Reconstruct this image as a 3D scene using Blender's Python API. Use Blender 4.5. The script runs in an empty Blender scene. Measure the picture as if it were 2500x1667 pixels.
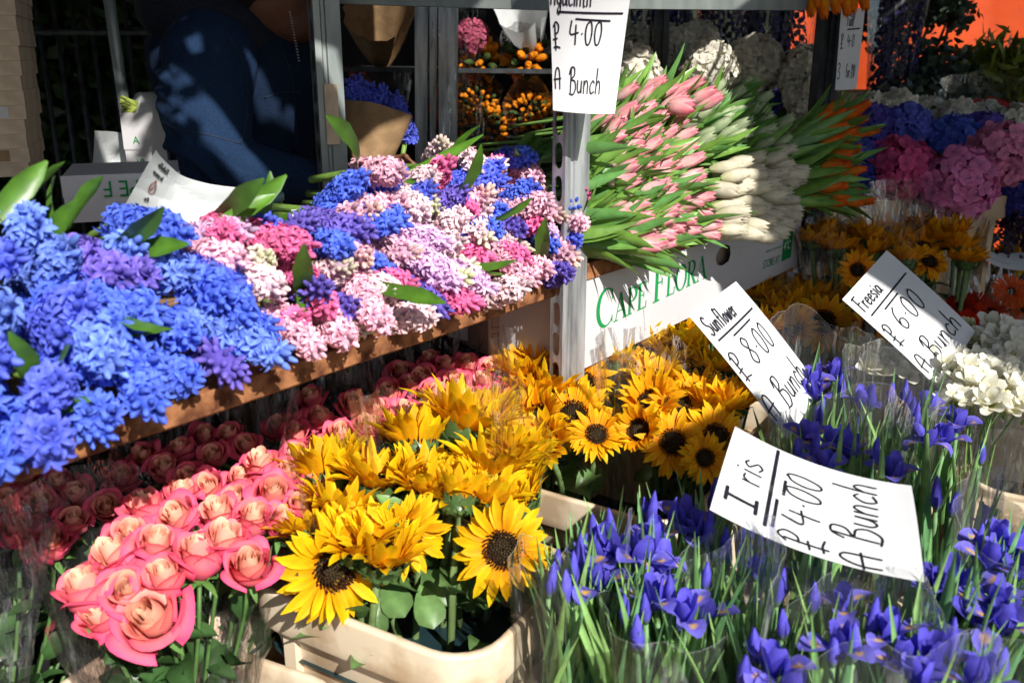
import bpy, math, random
import numpy as np
from mathutils import Vector, Matrix

# ------------------------------------------------------------------ camera, world, sun, exposure
SC = bpy.context.scene
COL = SC.collection
R = math.radians
CAMZ = 1.55
FPX, PITCH, HEAD = 2230.0, R(17.2), R(37.6)       # focal length (of 2500 px width), pitch down, heading from +X
FW = np.array([math.cos(HEAD), math.sin(HEAD), 0.0])
RT = np.array([math.sin(HEAD), -math.cos(HEAD), 0.0])
UP = np.array([0.0, 0.0, 1.0])
cam_d = bpy.data.cameras.new('camera')
cam_d.sensor_width = 36.0
cam_d.lens = FPX / 2500 * 36.0
cam_d.clip_start, cam_d.clip_end = 0.05, 200
cam = bpy.data.objects.new('camera', cam_d)
cam.location = (0, 0, CAMZ)
look = FW * math.cos(PITCH) - UP * math.sin(PITCH)
cam.rotation_euler = Vector(look).to_track_quat('-Z', 'Y').to_euler()
cam_d.dof.use_dof = True
cam_d.dof.focus_distance = 1.75
cam_d.dof.aperture_fstop = 5.6
COL.objects.link(cam)
SC.camera = cam

SUN_EL, SUN_TRAVEL = R(38), R(66)
travel = np.array([math.cos(SUN_TRAVEL) * math.cos(SUN_EL), math.sin(SUN_TRAVEL) * math.cos(SUN_EL), -math.sin(SUN_EL)])
W = bpy.data.worlds.new('World')
SC.world = W
W.use_nodes = True
wn = W.node_tree.nodes
bg = wn['Background']
sky = wn.new('ShaderNodeTexSky')
sky.sky_type = 'NISHITA'
sky.sun_disc = False
sky.sun_elevation = SUN_EL
sky.sun_rotation = math.atan2(-travel[0], -travel[1])
W.node_tree.links.new(sky.outputs[0], bg.inputs[0])
bg.inputs[1].default_value = 0.062
sun_d = bpy.data.lights.new('sun', 'SUN')
sun_d.energy = 4.6
sun_d.angle = R(0.55)
sun_d.color = (1.0, 0.955, 0.88)
sun = bpy.data.objects.new('sun', sun_d)
sun.rotation_euler = Vector(travel).to_track_quat('-Z', 'Y').to_euler()
sun.location = (-3, -5, 8)
COL.objects.link(sun)
SC.view_settings.view_transform = 'Standard'
SC.view_settings.look = 'None'
SC.view_settings.exposure = 0.68
SC.view_settings.gamma = 1.0
SC.cycles.use_denoising = True
SC.cycles.max_bounces = 5
SC.cycles.diffuse_bounces = 3
SC.cycles.glossy_bounces = 2
SC.cycles.transmission_bounces = 3
SC.cycles.transparent_max_bounces = 16
SC.cycles.use_adaptive_sampling = True
SC.cycles.adaptive_threshold = 0.03
SC.cycles.caustics_reflective = False
SC.cycles.caustics_refractive = False
SC.cycles.sample_clamp_indirect = 6

# ------------------------------------------------------------------ picture geometry helpers
def ray(px, py):
    r, u = px - 1250.0, 833.5 - py
    f = FPX * math.cos(PITCH) + u * math.sin(PITCH)
    z = u * math.cos(PITCH) - FPX * math.sin(PITCH)
    return (FW * f + RT * r + UP * z) / f              # unit step forward
def P(px, py, F):
    return np.array([0, 0, CAMZ]) + ray(px, py) * F
def Pz(px, py, z):
    d = ray(px, py)
    return np.array([0, 0, CAMZ]) + d * ((z - CAMZ) / d[2])
def Pv(px, py, v):
    d = ray(px, py)
    return np.array([0, 0, CAMZ]) + d * (v / d[1])
def ax(r, t, u):
    a = RT * r - FW * t + UP * u
    return a / np.linalg.norm(a)
def nrm(a):
    a = np.asarray(a, float)
    return a / max(1e-9, np.linalg.norm(a))

rng = random.Random(7)
def U(a, b): return rng.uniform(a, b)

# ------------------------------------------------------------------ mesh builder
class MB:
    def __init__(s): s.v, s.c, s.f, s.m, s.n = [], [], [], [], 0
    def add(s, V, F, col=(1, 1, 1), mat=0):
        V = np.asarray(V, float).reshape(-1, 3)
        c = np.asarray(col, float)
        if c.ndim == 1: c = np.tile(c, (len(V), 1))
        s.v.append(V); s.c.append(c.reshape(-1, 3))
        o = s.n
        s.f.extend([tuple(i + o for i in q) for q in F])
        s.m.extend([mat] * len(F)); s.n += len(V)
    def grid(s, G, col=(1, 1, 1), mat=0, wrap=False):
        nu, nv = G.shape[:2]
        F = []
        for i in range(nu - 1):
            for j in range(nv if wrap else nv - 1):
                k = (j + 1) % nv
                F.append((i * nv + j, i * nv + k, (i + 1) * nv + k, (i + 1) * nv + j))
        c = np.asarray(col, float)
        s.add(G.reshape(-1, 3), F, c if c.ndim == 1 else c.reshape(-1, 3), mat)
    def box(s, x0, x1, y0, y1, z0, z1, col=(1, 1, 1), mat=0, M=None):
        V = np.array([[x, y, z] for x in (x0, x1) for y in (y0, y1) for z in (z0, z1)], float)
        if M is not None: V = V @ M[0].T + M[1]
        s.add(V, [(0, 1, 3, 2), (4, 6, 7, 5), (0, 4, 5, 1), (2, 3, 7, 6), (0, 2, 6, 4), (1, 5, 7, 3)], col, mat)
    def tube(s, pts, rad, n=6, col=(1, 1, 1), mat=0, cap=True):
        pts = np.asarray(pts, float)
        rad = np.broadcast_to(np.asarray(rad, float), (len(pts),))
        T = np.gradient(pts, axis=0)
        G = np.zeros((len(pts), n, 3))
        ref = np.array([0.31, 0.17, 0.94])
        if abs(np.dot(nrm(T[0]), ref)) > .9: ref = np.array([1.0, .1, .05])
        for i, p in enumerate(pts):
            t = nrm(T[i]); a = nrm(np.cross(t, ref)); b = np.cross(t, a)
            for j in range(n):
                w = 2 * math.pi * j / n
                G[i, j] = p + (a * math.cos(w) + b * math.sin(w)) * rad[i]
        o = s.n
        s.grid(G, col, mat, wrap=True)
        if cap:
            L = len(pts)
            s.f.append(tuple(o + j for j in range(n))[::-1]); s.m.append(mat)
            s.f.append(tuple(o + (L - 1) * n + j for j in range(n))); s.m.append(mat)
    def join(s, other, M=None, mat=None):
        for V, c in zip([np.concatenate(other.v)], [np.concatenate(other.c)]):
            if M is not None: V = V @ M[0].T + M[1]
            s.v.append(V); s.c.append(c)
        o = s.n
        s.f.extend([tuple(i + o for i in q) for q in other.f])
        s.m.extend(other.m if mat is None else [mat] * len(other.f))
        s.n += other.n
    def mesh(s, name, mats, smooth=True):
        me = bpy.data.meshes.new(name)
        V = np.concatenate(s.v); C = np.concatenate(s.c)
        me.from_pydata(V.tolist(), [], s.f)
        a = me.color_attributes.new('col', 'FLOAT_COLOR', 'POINT')
        a.data.foreach_set('color', np.concatenate([C, np.ones((len(C), 1))], 1).astype(np.float32).ravel())
        for m in mats if isinstance(mats, (list, tuple)) else [mats]: me.materials.append(m)
        me.polygons.foreach_set('material_index', s.m)
        me.polygons.foreach_set('use_smooth', [smooth] * len(s.f))
        me.update()
        return me

def frame(axis, roll=0.0):
    """rotation matrix (columns x,y,z) whose z is axis"""
    z = nrm(axis)
    ref = np.array([0, 0, 1.0]) if abs(z[2]) < .95 else np.array([1.0, 0, 0])
    x = nrm(np.cross(ref, z)); y = np.cross(z, x)
    c, s_ = math.cos(roll), math.sin(roll)
    return np.stack([x * c + y * s_, -x * s_ + y * c, z], 1)
def m4(Rm, loc, s=1.0):
    M = Matrix.Identity(4)
    for i in range(3):
        for j in range(3): M[i][j] = float(Rm[i, j] * (s if np.isscalar(s) else s[j]))
        M[i][3] = float(loc[i])
    return M

def link(name, data, parent=None, M=None, color=None):
    o = bpy.data.objects.new(name, data)
    COL.objects.link(o)
    if parent is not None: o.parent = parent
    if M is not None: o.matrix_local = M
    if color is not None: o.color = (*color, 1)
    return o
def tag(o, label, cat, group=None, kind=None):
    if label: o['label'] = label
    if cat: o['category'] = cat
    if group: o['group'] = group
    if kind: o['kind'] = kind
    return o
def thing(name, label, cat, loc=(0, 0, 0), group=None):
    o = link(name, None)
    o.location = [float(x) for x in loc]
    o.empty_display_size = 0.05
    return tag(o, label, cat, group)
def structure(name, me, M=None):
    return tag(link(name, me, None, M), None, None, None, 'structure')
def rel(parent):            # world -> parent offset (things are never rotated)
    return np.array(parent.location)

# ------------------------------------------------------------------ materials
def mat_new(name):
    m = bpy.data.materials.new(name); m.use_nodes = True
    return m, m.node_tree.nodes, m.node_tree.links, m.node_tree.nodes['Principled BSDF'], m.node_tree.nodes['Material Output']
def mat_plant(name, rough=.55, trans=.28, spec=.3, var=.25, nscale=60, bump=.0, use_obj=True):
    m, n, l, p, out = mat_new(name)
    at = n.new('ShaderNodeAttribute'); at.attribute_name = 'col'
    mx = n.new('ShaderNodeMix'); mx.data_type = 'RGBA'; mx.blend_type = 'MULTIPLY'; mx.inputs[0].default_value = 1
    l.new(at.outputs['Color'], mx.inputs[6])
    oi = n.new('ShaderNodeObjectInfo')
    if use_obj: l.new(oi.outputs['Color'], mx.inputs[7])
    else: mx.inputs[7].default_value = (1, 1, 1, 1)
    tc = n.new('ShaderNodeTexCoord'); nz = n.new('ShaderNodeTexNoise')
    nz.inputs['Scale'].default_value = nscale; nz.inputs['Detail'].default_value = 3
    l.new(tc.outputs['Object'], nz.inputs['Vector'])
    mr = n.new('ShaderNodeMapRange'); mr.inputs[3].default_value = 1 - var; mr.inputs[4].default_value = 1 + var
    mr.inputs[1].default_value = .3; mr.inputs[2].default_value = .7
    l.new(nz.outputs[0], mr.inputs[0])
    hs = n.new('ShaderNodeHueSaturation')
    l.new(mx.outputs[2], hs.inputs['Color']); l.new(mr.outputs[0], hs.inputs['Value'])
    l.new(hs.outputs[0], p.inputs['Base Color'])
    p.inputs['Roughness'].default_value = rough
    p.inputs['Specular IOR Level'].default_value = spec
    if bump:
        b = n.new('ShaderNodeBump'); b.inputs['Strength'].default_value = bump; b.inputs['Distance'].default_value = .002
        l.new(nz.outputs[0], b.inputs['Height']); l.new(b.outputs[0], p.inputs['Normal'])
    tr = n.new('ShaderNodeBsdfTranslucent'); l.new(hs.outputs[0], tr.inputs[0])
    ms = n.new('ShaderNodeMixShader'); ms.inputs[0].default_value = trans
    l.new(p.outputs[0], ms.inputs[1]); l.new(tr.outputs[0], ms.inputs[2]); l.new(ms.outputs[0], out.inputs[0])
    return m
def mat_solid(name, col, rough=.6, metal=0, spec=.4, var=.15, nscale=12, bump=0, col2=None, lo=.4, hi=.6, detail=6, trans=0, stretch=None, bdist=.003):
    m, n, l, p, out = mat_new(name)
    tc = n.new('ShaderNodeTexCoord'); nz = n.new('ShaderNodeTexNoise')
    nz.inputs['Scale'].default_value = nscale; nz.inputs['Detail'].default_value = detail
    if stretch:
        mp = n.new('ShaderNodeMapping'); mp.inputs['Scale'].default_value = stretch
        l.new(tc.outputs['Object'], mp.inputs[0]); l.new(mp.outputs[0], nz.inputs['Vector'])
    else: l.new(tc.outputs['Object'], nz.inputs['Vector'])
    cr = n.new('ShaderNodeValToRGB')
    cr.color_ramp.elements[0].position = lo; cr.color_ramp.elements[1].position = hi
    c2 = col2 or tuple(min(1, c * (1 + var)) for c in col)
    c1 = col if col2 else tuple(c * (1 - var) for c in col)
    cr.color_ramp.elements[0].color = (*c1, 1); cr.color_ramp.elements[1].color = (*c2, 1)
    l.new(nz.outputs[0], cr.inputs[0]); l.new(cr.outputs[0], p.inputs['Base Color'])
    p.inputs['Roughness'].default_value = rough; p.inputs['Metallic'].default_value = metal
    p.inputs['Specular IOR Level'].default_value = spec
    if bump:
        b = n.new('ShaderNodeBump'); b.inputs['Strength'].default_value = bump; b.inputs['Distance'].default_value = bdist
        l.new(nz.outputs[0], b.inputs['Height']); l.new(b.outputs[0], p.inputs['Normal'])
    if trans:
        tr = n.new('ShaderNodeBsdfTranslucent'); l.new(cr.outputs[0], tr.inputs[0])
        ms = n.new('ShaderNodeMixShader'); ms.inputs[0].default_value = trans
        l.new(p.outputs[0], ms.inputs[1]); l.new(tr.outputs[0], ms.inputs[2]); l.new(ms.outputs[0], out.inputs[0])
    return m
def mat_film(name, haze=.06, gloss=.55, rough=.09, tint=(1, 1, 1), scale=22, strength=.5):
    """clear wrap: mostly transparent, glossy at grazing angles, streaks of white haze painted in as highlights"""
    m, n, l, p, out = mat_new(name)
    n.remove(p)
    tr = n.new('ShaderNodeBsdfTransparent'); tr.inputs[0].default_value = (*tint, 1)
    gl = n.new('ShaderNodeBsdfGlossy'); gl.inputs['Roughness'].default_value = rough
    df = n.new('ShaderNodeBsdfDiffuse'); df.inputs[0].default_value = (.85, .87, .9, 1)
    tc = n.new('ShaderNodeTexCoord'); nz = n.new('ShaderNodeTexNoise')
    mp = n.new('ShaderNodeMapping'); mp.inputs['Scale'].default_value = (1, 1, .16)
    nz.inputs['Scale'].default_value = scale; nz.inputs['Detail'].default_value = 3; nz.inputs['Distortion'].default_value = .4
    l.new(tc.outputs['Object'], mp.inputs[0]); l.new(mp.outputs[0], nz.inputs['Vector'])
    b = n.new('ShaderNodeBump'); b.inputs['Strength'].default_value = strength; b.inputs['Distance'].default_value = .02
    l.new(nz.outputs[0], b.inputs['Height']); l.new(b.outputs[0], gl.inputs['Normal'])
    fr = n.new('ShaderNodeFresnel'); fr.inputs[0].default_value = 1.45; l.new(b.outputs[0], fr.inputs['Normal'])
    mu = n.new('ShaderNodeMath'); mu.operation = 'MULTIPLY'; mu.inputs[1].default_value = gloss; l.new(fr.outputs[0], mu.inputs[0])
    mr = n.new('ShaderNodeMapRange'); mr.inputs[1].default_value = .58; mr.inputs[2].default_value = .78; mr.inputs[3].default_value = haze * .25; mr.inputs[4].default_value = haze * 3.5
    l.new(nz.outputs[0], mr.inputs[0])
    m1 = n.new('ShaderNodeMixShader'); l.new(mr.outputs[0], m1.inputs[0])
    l.new(tr.outputs[0], m1.inputs[1]); l.new(df.outputs[0], m1.inputs[2])
    m2 = n.new('ShaderNodeMixShader'); l.new(mu.outputs[0], m2.inputs[0])
    l.new(m1.outputs[0], m2.inputs[1]); l.new(gl.outputs[0], m2.inputs[2]); l.new(m2.outputs[0], out.inputs[0])
    return m

PETAL = mat_plant('petal', .55, .22, .25, .16, 90)
ROSEM = mat_plant('rose_petal', .6, .14, .2, .1, 70)
SOFT = mat_plant('petal_thin', .6, .38, .2, .12, 70)
LEAF = mat_plant('leaf', .36, .22, .5, .22, 45, .15)
STEM = mat_plant('stem', .5, .05, .35, .2, 60)
DISC = mat_plant('seed_disc', .8, 0, .2, .3, 300)
FILM = mat_film('cellophane', .04, .55, .05, (1, 1, 1), 75, .5)
FILMR = mat_film('cellophane_rose', .04, .55, .05, (1, .97, .98), 75, .5)
FILMI = mat_film('cellophane_iris', .09, .55, .06, (1, 1, 1), 60, .45)
def mat_edge():
    m, n, l, p, out = mat_new('cellophane_edge_highlight')
    p.inputs['Base Color'].default_value = (.8, .83, .85, 1); p.inputs['Roughness'].default_value = .15
    tr = n.new('ShaderNodeBsdfTransparent'); ms = n.new('ShaderNodeMixShader'); ms.inputs[0].default_value = .16
    l.new(tr.outputs[0], ms.inputs[1]); l.new(p.outputs[0], ms.inputs[2]); l.new(ms.outputs[0], out.inputs[0])
    return m
FILMEDGE = mat_edge()
PLASTIC = mat_solid('bucket_plastic', (.50, .37, .24), .45, 0, .45, .1, 13, .06, (.74, .62, .46), .36, .55, 12)
PLASTIC_M = mat_solid('shaded_tan_plastic', (.46, .33, .21), .5, 0, .4, .12, 9)  # darkened plastic, shade put into the colour of the hydrangea buckets
PLASTIC_D = mat_solid('tan_plastic', (.55, .36, .19), .5, 0, .4, .12, 9)
GALV = mat_solid('galvanised_steel', (.22, .23, .24), .45, .6, .5, .2, 45, .1, (.56, .58, .60), .36, .60, 12, 0, (1, 1, .12))
GALV_D = mat_solid('weathered_steel', (.19, .22, .22), .55, .55, .4, .2, 22, .08, (.33, .36, .35), .3, .7, 8, 0, (1, 1, .3))
DARKSTEEL = mat_solid('dark_steel', (.045, .05, .055), .55, .5, .4, .3, 20, .05)
RUST = mat_solid('rusty_steel', (.10, .032, .013), .85, .1, .3, .2, 38, .5, (.36, .155, .065), .36, .62, 14)
PAPER = mat_solid('white_paper', (.72, .73, .75), .65, 0, .25, .02, 6, 0, None, .4, .6, 3, .12)
WRAP = mat_solid('wrapping_paper', (.72, .75, .76), .6, 0, .3, .05, 10, .1, None, .4, .6, 3, .25)
KRAFT = mat_solid('kraft_paper', (.30, .19, .10), .75, 0, .2, .12, 40, .1)
CARD = mat_solid('cardboard', (.58, .45, .32), .85, 0, .15, .12, 25, .1)
CARDW = mat_solid('white_card', (.56, .55, .57), .6, 0, .3, .03, 8)
CARDB = mat_solid('brown_card', (.33, .24, .20), .85, 0, .15, .12, 25, .05)
INK = mat_solid('marker_ink', (.012, .012, .02), .5, 0, .3, .1)
GREENINK = mat_solid('green_print', (.01, .25, .065), .6, 0, .2, .05)
WHITEINK = mat_solid('white_print', (.8, .8, .8), .6, 0, .2, .02)
REDINK = mat_solid('brown_print', (.22, .06, .05), .6, 0, .2, .05)
BLACK = mat_solid('dark_backing', (.012, .012, .014), .8, 0, .2, .3)
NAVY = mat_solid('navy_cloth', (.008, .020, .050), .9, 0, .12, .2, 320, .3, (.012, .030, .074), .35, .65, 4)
NAVY_SHADE = mat_solid('navy_cloth_shade', (.006, .013, .030), .9, 0, .1, .2, 320, .3, (.009, .019, .045), .35, .65, 4)  # darker copy of the sleeve cloth, torso shade put into its colour
NAVYD = mat_solid('black_cloth', (.010, .013, .022), .85, 0, .2, .2, 200, .2)
SKIN = mat_solid('skin', (.16, .065, .04), .5, 0, .4, .1, 30)
HAIR = mat_solid('hair', (.01, .008, .007), .6, 0, .3, .2, 80, .3)
ORANGE = mat_solid('orange_tarpaulin', (.50, .055, .005), .6, 0, .3, .12, 3, .2, None, .4, .6, 4, .1, None, .05)
TARP = mat_solid('canopy_cloth', (.07, .09, .08), .8, 0, .2, .15, 4)
GROUND = mat_solid('asphalt', (.045, .045, .048), .9, 0, .2, .3, 60, .3)
PAVE = mat_solid('paving', (.2, .19, .18), .85, 0, .2, .2, 25, .2)
TEAL = mat_solid('teal_plastic', (.012, .03, .035), .35, 0, .5, .15)
WOOD = mat_solid('stall_board', (.24, .14, .07), .8, 0, .2, .3, 14, .2, None, .4, .6, 8, 0, (1, 6, 6))
BARK = mat_solid('bark', (.09, .065, .045), .9, 0, .1, .3, 20, .6)

# ------------------------------------------------------------------ plant pieces
def lerp(a, b, t): return np.asarray(a) * (1 - t) + np.asarray(b) * t
def blade(L, Wd, shape, a0, k, cup=0.0, nu=6, nv=3, twist=0.0, ruffle=0.0, r0=0.0, rnd=rng):
    """petal or leaf: centre line starts at radius r0, leaves the axis at angle a0 and bends by k"""
    G = np.zeros((nu, nv, 3)); pr, pz = r0, 0.0
    for i in range(nu):
        t = i / (nu - 1)
        a = a0 + k * t
        if i: pr += math.sin(a) * L / (nu - 1); pz += math.cos(a) * L / (nu - 1)
        w = Wd * shape(t)
        tw = twist * t
        for j in range(nv):
            s_ = 2 * j / (nv - 1) - 1
            off = cup * s_ * s_ * w + (rnd.uniform(-ruffle, ruffle) * L if 0 < i else 0)
            x, h = s_ * w, off
            x, h = x * math.cos(tw) - h * math.sin(tw), x * math.sin(tw) + h * math.cos(tw)
            G[i, j] = (x, pr - math.cos(a) * h, pz + math.sin(a) * h)
    return G
def rotz(G, a):
    c, s_ = math.cos(a), math.sin(a)
    return G @ np.array([[c, s_, 0], [-s_, c, 0], [0, 0, 1]])
sh_lance = lambda t: max(.02, math.sin(math.pi * (t ** .75)) ** .75 * (1 - .25 * t)) if 0 < t < 1 else (.35 if t == 0 else .02)
sh_ray = lambda t: (.45 + 1.1 * t) if t < .5 else max(.06, (1 - ((t - .5) / .5) ** 2.2))
sh_star = lambda t: max(.06, (.75 + .5 * t) if t < .5 else (1 - ((t - .5) / .5) ** 1.7))
sh_oval = lambda t: max(.05, math.sin(math.pi * min(1, .12 + .86 * t)) ** .7)
sh_round = lambda t: max(.12, math.sin(math.pi * min(1, .06 + .84 * t)) ** .6)
sh_spat = lambda t: .35 + .65 * math.sin(math.pi * min(1, t) * .5) ** 2 if t < .8 else max(.1, 1.0 - ((t - .8) / .2) ** 2 * .9)
def ellipsoid(mb, c, axis, L, r, n=6, k=5, col=(1, 1, 1), tipcol=None, mat=0):
    Rm = frame(axis); G = np.zeros((k, n, 3)); C = np.zeros((k, n, 3))
    for i in range(k):
        t = i / (k - 1); a = math.pi * (.06 + .9 * t)
        for j in range(n):
            w = 2 * math.pi * j / n
            G[i, j] = np.asarray(c) + Rm @ np.array([math.cos(w) * math.sin(a) * r, math.sin(w) * math.sin(a) * r, (1 - math.cos(a)) / 2 * L])
        C[i, :] = lerp(col, tipcol if tipcol is not None else col, t)
    mb.grid(G, C, mat, wrap=True)

def hyacinth_mesh(seed, bud, green=0.0):
    """flower spike along +z, tip at z = 0; bud: share of closed buds at the tip; colours multiply obj.color"""
    r_ = random.Random(seed); mb = MB(); N = 84; Ls = .105
    yel = np.array([1.0, 1.32, .80])
    mb.tube([(0, 0, -Ls - .02), (0, 0, -.05), (0, 0, -.012)], [.006, .006, .004], 6, (.8, 1.1, .6))
    ellipsoid(mb, (0, 0, -Ls - .01), (0, 0, 1), Ls + .006, .0165, 10, 7, (.62, .62, .70))  # added core whose mid tone lifts the dark gaps between florets
    for i in range(N):
        h = i / (N - 1)
        z = -.014 - Ls * h ** .9
        az = i * 2.39996 + r_.uniform(-.25, .25)
        tilt = R(10 + 80 * min(1, h * 2.8) ** .8) + r_.uniform(-.2, .2)
        d = np.array([math.sin(tilt) * math.cos(az), math.sin(tilt) * math.sin(az), math.cos(tilt)])
        base = np.array([.004 * math.cos(az), .004 * math.sin(az), z])
        closed = h < bud * r_.uniform(.7, 1.25)
        sh = r_.uniform(.72, 1.2)
        if closed:
            gg = green * max(0, 1 - h / max(.05, bud))
            c0 = lerp(np.array([.55, .60, .62]), yel * .75, gg) * sh; c1 = lerp(np.array([.95, .95, .98]), yel, gg * .8) * sh
            ellipsoid(mb, base + d * .006, d, r_.uniform(.015, .020), r_.uniform(.0036, .0048), 6, 5, c0, c1)
            continue
        Lt = r_.uniform(.011, .017)
        Rm = frame(d, r_.uniform(0, 6))
        mb.tube([base + d * .002, base + d * Lt * .6, base + d * Lt], [.0018, .0030, .0028], 5, np.array([.5, .52, .64]) * sh, 0, False)
        opn = r_.uniform(.65, 1.35)
        for q in range(6):
            G = blade(r_.uniform(.0115, .0155), .0027, sh_star, R(28), R(88) * opn + r_.uniform(-.4, .4), .55, 6, 3, r_.uniform(-.8, .8), .0, .0022, r_)
            G = rotz(G, q * math.pi / 3 + r_.uniform(-.2, .2)) @ Rm.T + base + d * (Lt - .002)
            t = np.linspace(0, 1, 6)[:, None, None]
            edge = np.array([1.0, .0, 1.0])[None, :, None]
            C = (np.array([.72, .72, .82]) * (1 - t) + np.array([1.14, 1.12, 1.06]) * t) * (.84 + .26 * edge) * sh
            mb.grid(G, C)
    return mb.mesh('hyacinth_florets', PETAL)

def rose_mesh(seed, opened=.5, N=22):
    """spiral of cupped petals: tight swirl in the middle, outer petals rolled back at the lip"""
    r_ = random.Random(seed); mb = MB()
    peach, cream, pink, coral = np.array([1.0, .38, .27]), np.array([1.0, .62, .44]), np.array([.86, .06, .22]), np.array([.92, .15, .20])
    for i in range(N):
        q = i / (N - 1)
        az = i * 2.39996 + r_.uniform(-.3, .3)
        rad = .0022 + (.0190 + .0065 * opened) * q ** .80
        H = .050 * (1 - .10 * r_.random()) - (.004 + .013 * opened) * max(0, q - .35) / .65
        half = lerp(1.45, .80, min(1, q * 1.1)) * r_.uniform(.88, 1.1)
        top = lerp(.55, .98, min(1, q * 1.4)) - .10 * (1 - opened) * (1 - q)      # how far the cup closes
        lip = (.0008 + (.0035 + .0085 * opened) * max(0, q - .12) ** 1.1) * r_.uniform(.35, 1.75)
        skew, point = r_.uniform(.06, .2), r_.uniform(.08, .35)
        nu, nv = 10, 9
        G = np.zeros((nu, nv, 3)); C = np.zeros((nu, nv, 3)); rim = r_.uniform(0, 6)
        mixo = r_.uniform(.15, .75)
        for a in range(nu):
            t = a / (nu - 1)
            prof = math.sin(math.pi * .5 * min(1, .12 + 1.55 * t)) ** .85
            body = prof * (1 - (1 - top) * max(0, (t - .5) / .5) ** 1.5)
            for b in range(nv):
                s_ = 2 * b / (nv - 1) - 1
                wr = .40 + .60 * math.sin(math.pi * .5 * min(1, .15 + 1.5 * t))
                curl = max(0, t - .66) / .34
                rr = rad * body * (1 + skew * s_) + lip * curl ** 2 * (1.25 - .35 * s_ * s_ + .25 * math.sin(3 * s_ + rim))
                zz = H * (t - (.05 + .21 * min(1, q * 1.6)) * abs(s_) ** 2.4 * t ** 1.5) - lip * .85 * curl ** 3 + .0010 * math.sin(s_ * 4 + rim) * t ** 3
                zz += H * .05 * point * 4 * (1 - abs(s_)) ** 2 * t ** 6
                ang = az + s_ * half * wr
                G[a, b] = (rr * math.cos(ang), rr * math.sin(ang), zz)
                inner = lerp(cream, peach, min(1, q * 2.0))
                c = lerp(inner, lerp(coral, pink, mixo), min(1, max(0, (q - .28) / .5)) * (1 - .35 * t))
                c = lerp(c, pink, .8 * max(abs(s_) ** 4, curl ** 2) * max(0, min(1, (q - .40) / .35)))
                c = lerp(c, lerp(c, cream, .55), curl * max(0, 1 - abs(q - .35) / .3))
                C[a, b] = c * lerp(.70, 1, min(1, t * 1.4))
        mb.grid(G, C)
    for q in range(5):
        G = rotz(blade(.028, .0045, sh_lance, R(70), R(70), -.2, 5, 3, 0, 0, .002, r_), q * 1.2566)
        mb.grid(G, (.10, .22, .05))
    ellipsoid(mb, (0, 0, -.008), (0, 0, 1), .016, .007, 8, 5, (.10, .22, .05))
    return mb.mesh('rose_bloom', ROSEM)

def sunflower_mesh(seed, opened=1.0, n1=21):
    """petals, disc and bracts as three meshes; face looks along +z"""
    r_ = random.Random(seed)
    pe, di, br = MB(), MB(), MB()
    for layer in range(3):
        for i in range(n1):
            az = (i + .37 * layer) * 2 * math.pi / n1 + r_.uniform(-.14, .14)
            L = r_.uniform(.031, .053) * (1 - .07 * layer)
            a0 = R(lerp(8, 62, opened) + 9 * layer) + r_.uniform(-.34, .30)
            k = R(lerp(25, 38, opened)) + r_.uniform(-.5, .45)
            G = rotz(blade(L, r_.uniform(.0052, .0074), sh_ray, a0, k, .32, 6, 3, r_.uniform(-.5, .5), 0, .0205, r_), az)
            t = np.linspace(0, 1, 6)[:, None, None]; s_ = np.array([1, .78, 1])[None, :, None]
            C = np.array([1, r_.uniform(.82, 1.08), 1]) * (np.array([.93, .38, .003]) * (1 - t) ** 1.5 + np.array([1.0, .68, .008]) * (1 - (1 - t) ** 1.5)) * s_ * r_.uniform(.86, 1.08)
            pe.grid(G, C)
    ND = 150
    for i in range(ND):
        q = math.sqrt((i + .5) / ND); a = i * 2.39996; rr = .0235 * q
        z = .005 * (1 - q * q) + .0015 * q + (.002 if q > .62 else 0)
        h = .0065 if q > .55 else .0035
        c = np.array([.030, .011, .005]) if q > .5 else lerp((.07, .06, .03), (.05, .025, .012), q / .5)
        if r_.random() < .18 and q > .5: c = np.array([.22, .10, .012])
        ellipsoid(di, (rr * math.cos(a), rr * math.sin(a), z - .002), (math.cos(a) * .5 * q, math.sin(a) * .5 * q, 1), h, .0016, 4, 3, c * r_.uniform(.7, 1.3))
    th = np.linspace(0, 2 * math.pi, 18, endpoint=False)
    prof = [(.024, .0), (.0245, -.006), (.021, -.013), (.012, -.018), (.004, -.021)]
    G = np.array([[(r * math.cos(t), r * math.sin(t), z) for t in th] for r, z in prof]); br.grid(G, (.10, .16, .05), 0, True)
    G = np.array([[(r * math.cos(t), r * math.sin(t), z) for t in th] for r, z in [(.002, .0035), (.014, .002), (.0238, -.002)]]); di.grid(G, (.03, .019, .006), 0, True)
    for layer in range(3):
        for i in range(12):
            az = (i + layer / 3) * 2 * math.pi / 12 + r_.uniform(-.12, .12)
            G = rotz(blade(r_.uniform(.020, .028), .0062, sh_lance, R(70 - 18 * layer + lerp(-45, 5, opened)), R(10) + r_.uniform(-.3, .5), .2, 5, 3, 0, 0, .017 + .003 * layer, r_), az)
            G[:, :, 2] -= .019 - .002 * layer
            br.grid(G, np.array([.085, .16, .05]) * r_.uniform(.8, 1.2))
    return pe.mesh('ray_petals', SOFT), di.mesh('seed_disc', DISC), br.mesh('bracts', LEAF)

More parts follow.
